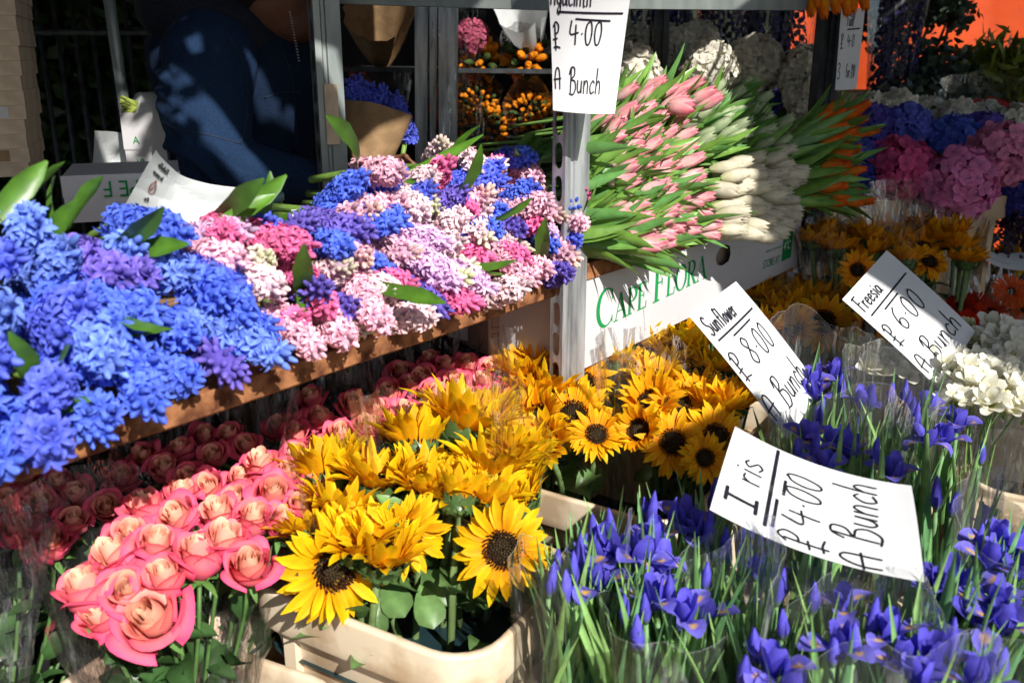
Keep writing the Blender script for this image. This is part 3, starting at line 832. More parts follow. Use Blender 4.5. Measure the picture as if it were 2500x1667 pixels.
# ------------------------------------------------------------------ flowers
def flower(kind, bunch, head, axis, scale=1.0, mesh=None, base=None, color=(1, 1, 1), leaves=0, roll=None, rad=None, bow=.35):
    head = np.asarray(head, float); axis = nrm(axis); o = rel(bunch)
    base = np.asarray(base if base is not None else head - axis * .25, float)
    roll = U(0, 6.28) if roll is None else roll
    Rm = frame(axis, roll)
    if kind == 'hyacinth':
        f, pts = stem_part('hyacinth', bunch, base, head - axis * .09, axis, .006, (.16, .28, .05), bow, 4)
        link('florets', mesh, f, m4(Rm, head - o, scale), color)
        for i in range(leaves):
            a = nrm(axis + np.array([U(-.5, .5), U(-.2, .2), U(-.4, .6)]))
            link('leaf', rng.choice(LF['strap']), f, m4(frame(a, U(0, 6.3)), head - axis * U(.10, .13) - o, U(.75, 1.15)), [U(.8, 1.25)] * 3)
    elif kind == 'tulip':
        f, pts = stem_part('tulip', bunch, base, head, axis, .0032, (.16, .30, .07), bow, 5)
        link('bloom', mesh, f, m4(Rm, head - o, scale), color)
        for i in range(leaves):
            a = nrm(axis + np.array([U(-.22, .22), U(-.1, .1), U(-.16, .26)]))
            link('leaf', rng.choice(LF['tulip']), f, m4(frame(a, U(0, 6.3)), head - axis * U(.085, .135) - o, U(.8, 1.1)), rng.choice([(.85, .9, .8), (1.1, 1.05, .8), (.8, .95, 1.1), (1.25, 1.2, 1.0)]))
    elif kind == 'rose':
        f, pts = stem_part('rose', bunch, base, head - axis * .006, axis, .003, (.07, .15, .04), bow)
        link('bloom', mesh, f, m4(Rm, head - o, scale), color)
        for i in range(leaves):
            p = lerp(pts[3], pts[5], U(0, 1.2))
            link('leaf', rng.choice(LF['rose']), f, m4(frame(nrm(axis + np.array([U(-.8, .8), U(-.8, .8), 0])), U(0, 6.3)), p - o, U(.8, 1.2)), [U(.4, .9)] * 3)
    elif kind == 'sunflower':
        f, pts = stem_part('sunflower', bunch, base, head - axis * .018 * scale, axis, .0058, (.13, .20, .07), bow)
        M = m4(Rm, head - o, scale)
        link('ray_petals', mesh[0], f, M, color); link('seed_disc', mesh[1], f, M); link('bracts', mesh[2], f, M, (1, 1, 1))
        for i in range(leaves):
            p = lerp(pts[4], pts[5], U(0, 1))
            link('leaf', rng.choice(LF['heart']), f, m4(frame(nrm(np.array([U(-.5, .5), U(-.5, .5), .7])), U(0, 6.3)), p - o, U(.55, .95)), [U(.8, 1.3)] * 3)
    elif kind == 'iris':
        f, pts = stem_part('iris', bunch, base, head, axis, .0035, (.13, .26, .10), bow, 5)
        link('bloom', mesh, f, m4(Rm, head - o, scale), color)
        for i in range(leaves):
            a = nrm(axis + np.array([U(-.14, .14), U(-.14, .14), .25]))
            link('leaf', rng.choice(LF['sword']), f, m4(frame(a, U(0, 6.3)), head - UP * U(.17, .25) - o + np.array([U(-.012, .012), U(-.012, .012), 0]), U(.75, 1.1)), rng.choice([(.9, 1, .9), (1.2, 1.15, 1), (.8, 1.0, 1.2), (1.35, 1.3, 1.2)]))
    elif kind == 'gerbera':
        f, pts = stem_part('gerbera', bunch, base, head - axis * .004, axis, .003, (.2, .3, .1), bow)
        link('bloom', mesh, f, m4(Rm, head - o, scale), color)
    elif kind == 'freesia':
        f, pts = stem_part('freesia', bunch, base, head - axis * .008, axis, .0022, (.16, .30, .08), bow)
        link('bloom', mesh, f, m4(Rm, head - o, scale), color)
    elif kind == 'hydrangea':
        f, pts = stem_part('hydrangea', bunch, base, head - axis * .02, axis, .005, (.14, .2, .06), bow)
        link('mophead', mesh, f, m4(Rm, head - o, scale), color)
        for i in range(leaves):
            link('leaf', rng.choice(LF['heart']), f, m4(frame(nrm(np.array([U(-1, 1), U(-1, 1), .3])), U(0, 6.3)), head - axis * .06 - o, U(1.1, 1.6)), [U(.35, .7)] * 3)
    return f

def sleeve(bunch, base, top, rb, rt, mat, seed=0, nz=14, na=40, gap=0.0, flare=1.4, jag=.02, name='cellophane_sleeve', sq=1.0):
    """thin clear wrap: cone from base to top with creases and an uneven upper edge"""
    r_ = random.Random(seed); base, top = np.asarray(base, float), np.asarray(top, float)
    axis = nrm(top - base); Rm = frame(axis); L = np.linalg.norm(top - base); mb = MB()
    ph = [r_.uniform(0, 6.28) for _ in range(8)]
    sd = Rm.T @ np.array([-travel[0], -travel[1], 0]); a00 = math.atan2(sd[1], sd[0])      # gap shaped toward the sun so the film does not dim the blooms
    G = np.zeros((nz, na, 3))
    for i in range(nz):
        t = i / (nz - 1)
        for j in range(na):
            a = a00 + gap / 2 + (2 * math.pi - gap) * j / (na - 1)
            cr = .055 * math.sin(3 * a + ph[0] + 1.2 * t) + .045 * math.sin(7 * a + ph[1] - 2 * t) + .035 * math.sin(13 * a + ph[2]) * t + .02 * abs(math.sin(9 * a + ph[3] + 3 * t)) + (r_.uniform(-.045, .045) if mat in (FILM, FILMR) else 0)
            rr = (rb + (rt - rb) * t ** flare) * (1 + cr)
            h = L * t * (1 + (jag / L) * 2 * (math.sin(a + ph[4]) * .7 + .35 * math.sin(2 * a + ph[5]) + .10 * math.sin(5 * a + ph[6])) * t ** 3)
            G[i, j] = base + Rm @ np.array([rr * math.cos(a), rr * math.sin(a) * sq, h])
    mb.grid(G)
    sl_ = part(name, mb, mat, bunch, mat not in (FILM, FILMR))
    if mat is FILMI:
        mb = MB(); mb.tube(G[-1], .00032, 4, (1, 1, 1), 0, False); mb.tube(G[:, 0], .0003, 4, (1, 1, 1), 0, False)  # pale thread along the rim, painted in as the film's edge highlight
        part('edge_highlight', mb, FILMEDGE, sl_)
    return sl_

# ---- buckets
def rr_section(L, Wd, r, z, n=7):
    pts = []
    for cx, cy, a0 in ((L / 2 - r, Wd / 2 - r, 0), (-L / 2 + r, Wd / 2 - r, 90), (-L / 2 + r, -Wd / 2 + r, 180), (L / 2 - r, -Wd / 2 + r, 270)):
        for k in range(n):
            a = R(a0 + 90 * k / (n - 1)); pts.append((cx + r * math.cos(a), cy + r * math.sin(a), z))
    return pts
def bucket(label, c, rot, zrim, L=.37, Wd=.275, H=.38, mat=None, name='flower_bucket'):
    """tall oblong flower bucket: thick rim band, tapered tub, ribs under the band"""
    mat = mat or PLASTIC
    z0 = zrim - H
    t = thing(name, label, 'bucket', (c[0], c[1], z0))
    Rm = (np.array([[math.cos(rot), -math.sin(rot), 0], [math.sin(rot), math.cos(rot), 0], [0, 0, 1]]), np.array([c[0], c[1], z0]))
    def loft(secs, nm, par=t):
        mb = MB(); G = np.array([np.array(rr_section(*q)) for q in secs]) @ Rm[0].T + Rm[1]
        mb.grid(G, (1, 1, 1), 0, True); return part(nm, mb, mat, par, True)
    # band with rolled lip, outside -> over the top -> inside
    loft([(L - .004, Wd - .004, .07, H - .066), (L - .001, Wd - .001, .07, H - .062), (L, Wd, .07, H - .05), (L + .004, Wd + .004, .072, H - .006), (L + .003, Wd + .003, .072, H - .002), (L - .002, Wd - .002, .07, H),
          (L - .016, Wd - .016, .064, H), (L - .021, Wd - .021, .062, H - .003), (L - .024, Wd - .024, .06, H - .02), (L - .034, Wd - .034, .056, H - .085)], 'rim_band')
    loft([(L - .030, Wd - .030, .056, H - .064), (L - .045, Wd - .045, .055, H - .10), (L - .10, Wd - .10, .05, .0), (.02, .02, .009, .001)], 'tub')
    mb = MB(); mb.add(np.array(rr_section(L - .032, Wd - .032, .056, H - .086)) @ Rm[0].T + Rm[1] - np.array([0, 0, .03]), [tuple(range(28))]); part('water_surface', mb, TEAL, t)
    for sx, sy, d in [(x, s_ * (Wd / 2 - .012), 'y') for x in (-L / 2 + .085, L / 2 - .085) for s_ in (-1, 1)] + [(s_ * (L / 2 - .012), 0, 'x') for s_ in (-1, 1)]:
        mb = MB(); w = .011
        if d == 'y': mb.box(sx - w, sx + w, min(sy, sy - .03 * np.sign(sy)), max(sy, sy - .03 * np.sign(sy)), .02, H - .066, (1, 1, 1), 0, Rm)
        else: mb.box(min(sx, sx - .03 * np.sign(sx)), max(sx, sx - .03 * np.sign(sx)), sy - w, sy + w, .02, H - .066, (1, 1, 1), 0, Rm)
        part('rib', mb, mat, t)
    return t

# buckets on the low table
bucket('cream bucket with thick rim holding the front sunflowers', (.850, .835), R(97), .838, .41, .31, .42)
bucket('cream bucket under the front rose bunch', (.515, .945), R(102), .745)
bucket('cream bucket at the left edge under the shaded roses', (.17, 1.02), R(102), .76)
bucket('cream bucket behind the front sunflowers, its long rim in the sun', (1.352, .80), R(95), .81)
bucket('cream bucket under the yellow sunflowers in front of the white box', (1.75, .84), R(95), .80)
bucket('cream bucket under the sunflowers between the sunflower and freesia signs', (2.06, .78), R(95), .80)
bucket('cream bucket under the far shaded sunflowers', (2.36, .56), R(100), .86)
bucket('cream bucket under the roses behind the front sunflowers', (.78, 1.22), R(12), .76)
bucket('cream bucket under the farthest roses beside the middle post', (1.19, 1.22), R(12), .78)
for lab, c in (('under the irises beside the front sunflowers', (1.00, .43)), ('under the nearest irises at the bottom edge', (.80, .14)), ('under the irises in the bottom right corner', (1.20, .12)),
               ('under the irises below the sunflower sign', (1.42, .44)), ('under the irises below the freesia sign', (1.80, .47)), ('under the white freesias', (1.99, .17)),
               ('under the irises right of the iris sign', (1.60, .12)), ('under the orange gerberas', (2.62, .33))):
    bucket('cream bucket ' + lab, c, R(8), .77)

# ---- hyacinths: a heap of bunches, heads outwards
HC = {'blue': (.12, .215, .95), 'blue2': (.135, .185, .90), 'sky': (.20, .33, .96), 'violet': (.21, .15, .66), 'plum': (.19, .135, .42),
      'pale': (1.0, .74, .78), 'rosy': (1.0, .56, .69), 'hot': (.97, .20, .45), 'mauve': (.86, .54, .82), 'cream': (1.0, .86, .74), 'magenta': (.74, .20, .40)}
cols = [-.10, .14, .30, .46, .62, .80, .98, 1.17, 1.5]
where = ['at the far left', 'over the darkest roses', 'over the front roses', 'where blue turns pink', 'below the dark tub', 'under the left post', 'below the aluminium upright', 'beside the middle post']
lay = ['lying against the rusty rail', 'in the middle of the heap', 'on top of the heap']
tone = ['blue', 'blue', 'blue', 'blue and pale pink', 'mixed pink and blue', 'mixed pink and blue', 'mixed pink and violet', 'mixed pale pink and blue']
hb = {}
def hy_bunch(u, row):
    ci = max(i for i, c in enumerate(cols) if u >= c or i == 0); ci = min(ci, len(where) - 1); li = min(2, max(0, row) // 2)
    if (ci, li) not in hb:
        hb[(ci, li)] = thing('hyacinth_bunch', '%s hyacinths %s, %s' % (tone[ci], lay[li], where[ci]), 'hyacinths', (u, 1.05, 1.18 + .09 * li), 'hyacinth bunches heaped on the shelf')
    return hb[(ci, li)]
def add_hyacinth(u, v, z, row, kind=None, axis=None, leaf=None):
    blue = u + U(-.03, .03) + .02 * (row - 2) < .635
    if kind is None:
        if blue: kind = rng.choices(['blue', 'blue2', 'sky', 'violet'], [5, 3, 2, .6])[0]
        else: kind = rng.choices(['pale', 'rosy', 'hot', 'blue', 'blue2', 'violet', 'plum', 'mauve', 'cream', 'magenta'], [6.5, 4.5, 4.2, 3.2, 2.0, 1.2, .6, 1.6, .9, .9])[0]
    if kind in ('blue', 'blue2', 'sky'): ms = rng.choices(['open', 'halfb', 'bud'], [8, 1.2, .4])[0]
    elif kind in ('violet', 'plum'): ms = rng.choice(['bud', 'halfb', 'open', 'halfb'])
    elif kind == 'cream': ms = 'half'
    elif kind in ('hot', 'magenta'): ms = rng.choice(['halfb', 'open', 'open', 'open'])
    else: ms = rng.choice(['open', 'half', 'open', 'open'])
    c = np.array(HC[kind]) * U(.85, 1.15)
    a = axis if axis is not None else nrm((U(-.5, .6), -1, U(-.35, .6) + .10 * (row - 2)))
    head = np.array([u, v, z])
    base = head - nrm(a * .6 + np.array([0, -.7, .06])) * .22; base[2] = min(base[2], head[2] - .03)
    flower('hyacinth', hy_bunch(u, row), head, a, U(.92, 1.1) * (1.16 if u < .35 else 1.06 if blue else .90), rng.choice(HY[ms]), base, c, leaf if leaf is not None else (1 if rng.random() < (.34 if blue else .2) else 0))
for row in range(6):
    u = -.10 + (row % 2) * .026
    while u < 1.33:
        top = 1.0
        zz = 1.213 + .0355 * row; vv = .872 + .026 * row
        if row == 5 and .44 < u < .86: u += .05; continue
        add_hyacinth(u + U(-.012, .012), vv + U(-.030, .022) - .035, zz + U(-.008, .008), row)
        u += .050 + (.014 if u < .5 else 0)
for u in np.arange(-.12, .26, .055):      # blue ones drooping over the rail at the left
    add_hyacinth(u + U(-.01, .01), .815 + U(-.01, .01), 1.150 + .03 * max(0, u) + U(-.008, .008), 0, None, nrm((U(-.2, .3), -1, U(-.75, -.35))))
for u in np.arange(-.08, .40, .055):       # taller at the left
    add_hyacinth(u + U(-.01, .01), .985 + U(-.02, .02), 1.432 + U(-.012, .012) - .09 * max(0, u), 5, None, nrm((U(-.3, .3), -.8, U(.4, .9))), 1)
for u in np.arange(-.10, .50, .06): add_hyacinth(u + U(-.01, .01), .838 + U(-.01, .01), 1.183 + U(-.006, .006), 0, None, nrm((U(-.2, .3), -1, U(-.3, .0))))
for u in np.arange(-.12, .16, .06): add_hyacinth(u + U(-.01, .01), .80 + U(-.01, .01), 1.112 + U(-.008, .008), 0, None, nrm((U(-.1, .4), -1, U(-.8, -.4))))
for px, py, F, k in ((1085, 345, 1.60, 'pale'), (1015, 440, 1.47, 'blue2'), (905, 480, 1.40, 'magenta'), (1210, 395, 1.62, 'hot'), (1300, 385, 1.66, 'pale'), (1358, 372, 1.70, 'blue'), (1390, 420, 1.66, 'mauve'), (1310, 460, 1.58, 'blue2'),
                     (1425, 470, 1.60, 'hot'), (1412, 545, 1.56, 'rosy'), (1400, 500, 1.58, 'blue'), (1345, 575, 1.53, 'mauve'), (1160, 455, 1.50, 'pale'), (1055, 510, 1.42, 'cream')):
    p = P(px, py, F); add_hyacinth(p[0], p[1], p[2], 5 if py < 470 else 4, k, ax(U(-.1, .5), 1, U(.1, .6)), 0)
# upright leaves behind the heap
for i, (x0, y0, x1, y1, F) in enumerate(((60, 520, 15, 420, 1.02), (120, 520, 75, 430, 1.06), (150, 540, 120, 430, 1.06), (150, 560, 200, 420, 1.08), (250, 570, 385, 525, 1.18), (470, 600, 545, 510, 1.22), (850, 500, 1165, 350, 1.50), (690, 530, 850, 450, 1.36),
                                         (1000, 445, 1125, 405, 1.55), (1240, 390, 1300, 345, 1.72), (1230, 420, 1330, 360, 1.7), (780, 520, 830, 470, 1.36), (800, 560, 860, 480, 1.36))):
    a, b = P(x0, y0, F), P(x1, y1, F + .02); L = np.linalg.norm(b - a)
    bn = hy_bunch(a[0], 5); f = [c for c in bn.children][0]
    link('leaf', LF['strap'][i % 5], f, m4(frame(nrm(b - a), U(-.6, .6) + math.pi / 2), a - (b - a) * .15 - rel(bn), (.85, .85, L * 1.25 / .15)), [U(.9, 1.3)] * 3)

# ---- tulips
def tulip_heap(kind, blab, cells, n_per, leafn, colmul=(1, 1, 1), group=None, tilt=.0, swap=None, bs=.95):
    for lab, (a0, a1, z0, z1, b0, b1) in cells:
        c = TS((a0 + a1) / 2, b0 + .2, z0)
        t = thing('tulip_bunch', lab, 'tulips', c, group)
        for i in range(n_per):
            q = (i + .5) / n_per
            a = a0 + (a1 - a0) * ((i * .618 + U(-.08, .08)) % 1.0); h = q + U(-.06, .06)
            p = TS(a, b0 + (b1 - b0) * h + U(-.02, .02), z0 + (z1 - z0) * h)
            d = nrm((U(.2, 1.0), -.85, U(.02, .42) + tilt + .55 * (p[2] - 1.30) / .2))
            base = p - nrm(d * .45 + np.array([-.1, -.9, .05])) * .26
            base[2] = max(base[2], 1.19)
            k = kind if swap is None or rng.random() > .3 else swap
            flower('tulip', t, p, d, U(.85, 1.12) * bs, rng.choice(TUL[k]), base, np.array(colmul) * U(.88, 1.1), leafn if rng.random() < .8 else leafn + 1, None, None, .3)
GP = 'pink tulip bunches on the shelf'
tulip_heap('pink', None, [
    ('bunch of pale pink tulips at the bottom left of the shelf, beside the middle post', (.03, .14, .050, .085, -.06, -.04)),
    ('bunch of pink tulips hanging over the timber edge above the green print', (.12, .28, .050, .095, -.06, -.04)),
    ('bunch of long leaved pink tulips just above the lowest bunch beside the middle post', (.03, .14, .085, .135, -.05, -.02)),
    ('bunch of pink tulips in the middle of the heap left of the white tulips', (.13, .28, .10, .15, -.05, -.02)),
    ('bunch of pink tulips at mid height beside the middle post', (.03, .14, .145, .20, -.03, .01)),
    ('bunch of pink tulips under the sign, in the upper half of the heap', (.03, .14, .205, .265, -.01, .04)),
    ('bunch of pink tulips in the centre of the heap under the large open bloom', (.13, .29, .16, .21, -.02, .02)),
    ('bunch of pink tulips with the large open bloom on top of the heap', (.14, .31, .215, .31, .0, .06))], 12, 6, (1, 1, 1), GP)
bt = [o for o in COL.objects if o.name.startswith('tulip_bunch')][-1]
flower('tulip', bt, P(1628, 262, 1.80), ax(1, .35, .03), .92, TUL['pinkbig'][0], P(1560, 290, 2.0), (1, .8, .85), 1)
for px, py in ((1690, 215), (1660, 230), (1735, 255), (1720, 240), (1600, 215)): flower('tulip', bt, P(px - 40, py + 12, 1.86), ax(1, .3, .55), 1.05, rng.choice(TUL['pink']), P(px - 160, py + 90, 2.0), (1, .95, .95), 3)
GW = 'white tulip bunches on the shelf'
tulip_heap('white', None, [
    ('bunch of open white tulips beside the lower pink tulips', (.30, .44, .03, .10, -.085, -.06)),
    ('bunch of white tulips bulging over the box corner near the printed temperature', (.43, .60, .03, .10, -.085, -.05)),
    ('bunch of white tulips in the upper left of the white heap', (.32, .48, .11, .165, -.075, -.04)),
    ('bunch of white tulips in the upper right of the white heap, beside orange tulips', (.47, .66, .10, .17, -.075, -.04))], 17, 0, (1, 1, 1), GW, -.12, None, 1.1)
GG = 'shaded tulip bunches in bud'
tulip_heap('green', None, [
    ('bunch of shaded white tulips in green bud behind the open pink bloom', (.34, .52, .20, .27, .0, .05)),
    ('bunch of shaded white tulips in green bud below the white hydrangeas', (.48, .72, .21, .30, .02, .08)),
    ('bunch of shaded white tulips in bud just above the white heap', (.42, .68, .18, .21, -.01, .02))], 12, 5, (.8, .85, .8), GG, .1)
GO = 'orange tulip bunches on the shelf'
tulip_heap('orange', None, [
    ('bunch of orange tulips at the lower right end of the tulip shelf', (.78, .98, .03, .09, -.09, -.06)),
    ('bunch of orange tulips at mid height behind the dark post', (.80, 1.00, .10, .16, -.09, -.06)),
    ('bunch of orange tulips highest beside the blue hydrangeas', (.84, 1.06, .17, .24, -.08, -.03))], 13, 4, (1, 1, 1), GO, .0)
# orange tulips on the upper shelf, cut by the top edge
t = thing('tulip_bunch', 'bunch of bright orange tulips at the top edge above the tulip sign', 'tulips', P(2050, -60, 2.3))
for px, py in ((1985, 8), (2010, 12), (2035, 0), (2062, 6), (2085, -2), (2105, -8), (1995, -12), (2050, -20)):
    flower('tulip', t, P(px, py - 22, 2.25), ax(U(-.2, .2), .4, -1), .95, TUL['orange'][0], P(px + 10, -180, 2.4), (1.1, 1.5, .5), 0)
t = thing('top_shelf_board', 'dark board on the upper rack above the tulips', 'board', P(1750, -60, 2.2))
mb = MB(); mb.box(0, 1.15, .03, .4, .70, .715, (1, 1, 1), 0, Mt); part('panel', mb, WOOD, t)

# ---- roses
def rose_bunch(label, heads, base, sl, seed, dark=1.0, film=None, leaves=1):
    t = thing('rose_bunch', label, 'roses', base, 'rose bunches in clear wrap')
    ps = []
    for px, py, z, w, a, m in heads:
        p = Pz(px, py, z); d = np.dot(p - np.array([0, 0, CAMZ]), look)
        s = w / FPX * d / RD[m] * 1.16
        p = p - np.asarray(a) * .030 * s
        b = np.asarray(base) + np.array([U(-.03, .03), U(-.03, .03), 0])
        flower('rose', t, p, a, s, ROSE[m], b, (1, 1, 1), leaves + 1); ps.append(p)
    if sl: 
        for q in sl: sleeve(t, base, np.asarray(q[0]), q[1], q[2], film or FILMR, seed + int(q[1] * 1000), 14, 34, q[3] + .9, 1.2, .035)
    return t
def ra(r=.1, t=.75, u=.8): return ax(r + U(-.32, .32), t * .72 + U(-.35, .2), u + .15 + U(-.12, .12))
B1 = np.array([.53, .96, .52])
rose_bunch('front bunch of coral pink roses in clear wrap, the nearest bloom wide open', [
    (362, 1506, .90, 158, ax(.0, .62, .75), 4), (310, 1438, .925, 112, ra(.0, .8, .7), 1), (204, 1430, .93, 116, ra(-.15, .6, .8), 0), (277, 1349, .945, 112, ra(-.05, .6, .9), 1), (400, 1404, .935, 98, ra(.1, .75, .6), 2),
    (315, 1302, .955, 90, ra(), 1), (383, 1319, .955, 95, ra(), 3), (485, 1345, .945, 108, ra(.05, .4, 1.0), 2), (549, 1310, .955, 106, ra(.1, .5, .9), 1), (608, 1375, .935, 104, ra(.15, .6, .8), 0),
    (430, 1260, .96, 92, ra(), 0), (532, 1247, .965, 94, ra(), 1), (353, 1230, .965, 88, ra(-.1, .3, 1.1), 2), (443, 1200, .965, 78, ra(0, .3, 1), 3), (617, 1262, .96, 88, ra(.2, .4, 1), 2), (240, 1500, .90, 92, ra(-.2, .5, .7), 2)],
    B1, [((.555, 1.03, 1.02), .05, .155, 1.6), ((.525, .955, .86), .052, .125, -.9)], 10, leaves=2)
rose_bunch('bunch of coral roses between the front bunch and the front sunflowers', [
    (638, 1128, .985, 86, ra(.1, .4, 1.), 1), (668, 1200, .97, 88, ra(), 0), (702, 1155, .975, 74, ra(), 2), (735, 1230, .96, 80, ra(), 3), (574, 1213, .965, 70, ra(), 1), (506, 1190, .96, 76, ra(), 2), (590, 1165, .965, 70, ra(), 0), (730, 1110, .97, 72, ra(), 1), (770, 1180, .96, 70, ra(), 0), (690, 1270, .95, 76, ra(), 2)],
    (.72, 1.17, .52), [((.75, 1.17, 1.06), .05, .14, .5)], 20)
rose_bunch('shaded bunch of dark looking roses at the left edge', [
    (43, 1290, .95, 84, ra(0, .3, 1), 0), (123, 1323, .94, 84, ra(0, .3, 1), 2), (178, 1270, .95, 76, ra(), 1), (100, 1225, .96, 74, ra(), 3), (190, 1205, .96, 76, ra(), 0), (20, 1220, .96, 70, ra(), 1), (60, 1170, .965, 70, ra(), 2), (260, 1235, .955, 72, ra(), 1), (145, 1180, .965, 70, ra(), 0)],
    (.30, 1.12, .5), [((.33, 1.13, 1.03), .05, .14, 1.2)], 30, leaves=3)
rose_bunch('shaded bunch of roses under the rail behind the front roses', [
    (300, 1165, .965, 68, ra(), 0), (400, 1140, .97, 70, ra(), 1), (460, 1165, .965, 66, ra(), 2), (350, 1110, .975, 64, ra(), 3), (440, 1095, .975, 62, ra(), 0), (520, 1110, .97, 64, ra(), 1), (560, 1060, .98, 60, ra(), 2), (600, 1085, .975, 62, ra(), 3), (500, 1060, .98, 58, ra(), 0)],
    (.66, 1.30, .5), [((.68, 1.30, 1.06), .05, .14, .8)], 40)
rose_bunch('bunch of pink roses seen over the front sunflowers', [
    (902, 1042, .975, 84, ra(.1, .3, 1), 1), (831, 1060, .97, 78, ra(), 0), (995, 1012, .975, 76, ra(), 2), (780, 1020, .975, 70, ra(), 3), (860, 985, .98, 68, ra(), 1), (950, 960, .985, 66, ra(), 0), (720, 1060, .97, 68, ra(), 2), (680, 1040, .97, 66, ra(), 1), (920, 1000, .98, 66, ra(), 3), (760, 970, .985, 62, ra(), 0)],
    (.97, 1.22, .5), [((1.0, 1.22, 1.05), .05, .15, .4), ((.93, 1.2, 1.08), .06, .12, 1.5)], 50)
rose_bunch('farthest bunch of pink roses, under the box left of the middle post', [
    (1112, 935, .975, 70, ra(), 1), (1150, 976, .965, 72, ra(), 0), (1060, 960, .975, 66, ra(), 2), (1180, 930, .975, 62, ra(), 3), (1030, 920, .985, 60, ra(), 1), (1090, 895, .985, 58, ra(), 2), (1140, 890, .985, 58, ra(), 0), (1200, 895, .98, 56, ra(), 1), (1000, 940, .98, 60, ra(), 0), (1215, 960, .97, 62, ra(), 2), (980, 905, .985, 56, ra(), 3), (1050, 875, .99, 52, ra(), 1)],
    (1.20, 1.20, .5), [((1.22, 1.2, 1.06), .05, .15, .6), ((1.14, 1.17, 1.08), .06, .13, 1.5)], 60)

# ---- sunflowers
def sa(r=0., t=.25, u=1.): return ax(r + U(-.25, .25), t - .38 + U(-.2, .2), u)
def sunflower_bunch(label, heads, base, sl, seed, leaves=2, tint=(1, 1, 1)):  # tint paints the oranger look of shade into mid and back bunches
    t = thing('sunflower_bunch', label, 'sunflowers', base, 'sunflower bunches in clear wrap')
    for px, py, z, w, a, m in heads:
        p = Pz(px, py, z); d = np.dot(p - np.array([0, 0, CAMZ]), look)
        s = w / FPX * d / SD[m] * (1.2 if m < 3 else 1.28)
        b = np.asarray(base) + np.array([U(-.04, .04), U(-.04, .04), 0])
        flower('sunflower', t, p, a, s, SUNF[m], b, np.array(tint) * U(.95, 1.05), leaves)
        if m >= 3 and U(0, 1) < .75:
            flower('sunflower', t, p + RT * U(-.045, .045) + FW * U(.01, .05) - UP * U(.0, .02), sa(), s * U(.85, 1.0), SUNF[rng.choice((3, 4, 5))], b, np.array(tint) * U(.95, 1.05), 1)
    for q in sl: sleeve(t, np.asarray(base) + UP * .12, np.asarray(q[0]), q[1], q[2], FILM, seed + int(q[2] * 1000), 12, 32, q[3] + 1.7, 1.1, .03)
    return t
t = sunflower_bunch('front bunch of bright yellow sunflowers on the left of the cream bucket', [
    (815, 1385, .905, 250, ax(.62, .75, .20), 0), (932, 1362, .915, 190, ax(.25, .0, 1), 4), (990, 1305, .925, 190, ax(.55, .8, .1), 1), (835, 1252, .945, 190, sa(-.1, .2, 1), 5), (793, 1168, .955, 180, sa(-.3, -.15, 1), 4),
    (922, 1183, .96, 200, sa(0, .25, 1), 5), (1040, 1196, .955, 190, sa(.1, .2, 1), 3), (870, 1330, .93, 180, sa(0, .4, 1), 3), (750, 1300, .93, 170, sa(-.3, .25, 1), 5)],
    (.84, .80, .45), [((.845, .83, 1.04), .07, .165, 1.0)], 70, 3)
t = sunflower_bunch('front bunch of sunflowers on the right of the cream bucket, one facing the viewer', [
    (1228, 1340, .915, 215, ax(-.12, .9, .35), 2), (1015, 1090, .975, 180, sa(0, .0, 1), 4), (1133, 1048, .985, 240, sa(.1, .15, 1), 5), (1205, 1150, .96, 190, sa(.2, .2, 1), 3), (1255, 1100, .965, 180, sa(.3, .2, 1), 5), (1120, 1222, .955, 150, ax(.05, -.55, .8), 4), (1190, 1215, .95, 170, sa(.2, .3, 1), 3)],
    (.93, .84, .45), [((.955, .85, 1.05), .07, .15, .6)], 80, 3)
f = [c for c in t.children if c.name.startswith('sunflower')][0]
for px, py, F, s, col in ((1020, 1275, 1.12, .9, 1.5), (1085, 1420, 1.12, .7, 1.2), (1150, 1470, 1.14, 1.0, 1.0), (900, 1440, 1.14, .8, .9), (990, 1480, 1.10, .8, 1.1), (860, 1420, 1.17, .7, 1.0), (1210, 1450, 1.14, .9, 1.2), (1060, 1510, 1.09, .8, 1.2), (1130, 1430, 1.16, .9, .9), (950, 1430, 1.15, .8, 1.3), (1250, 1420, 1.18, .9, 1.0), (1180, 1530, 1.10, .8, 1.0), (1010, 1400, 1.15, .8, 1.0)):
    link('leaf', rng.choice(LF['heart']), f, m4(frame(ax(U(-.5, .4), .15, 1), U(0, 6.3)), P(px, py, F) - UP * .02 - rel(t), s), [col] * 3)
sunflower_bunch('bunch of sunflowers behind the front ones, a dark centred bloom facing forward', [
    (1399, 1015, .935, 165, ax(-.05, .75, .6), 0), (1457, 1062, .925, 130, ax(.0, .5, .75), 1), (1330, 1085, .915, 130, ax(-.3, .5, .7), 4), (1283, 965, .955, 130, sa(-.3), 5), (1349, 960, .955, 140, sa(), 3), (1424, 935, .96, 140, ax(0, .5, .9), 1), (1278, 915, .97, 125, sa(-.2), 4), (1335, 900, .975, 125, sa(), 5), (1392, 886, .98, 130, sa(), 3), (1310, 1020, .94, 130, ax(-.4, .5, .8), 3)],
    (1.31, .88, .45), [((1.33, .90, 1.05), .06, .14, .6)], 90, 2, (1, .88, 1))
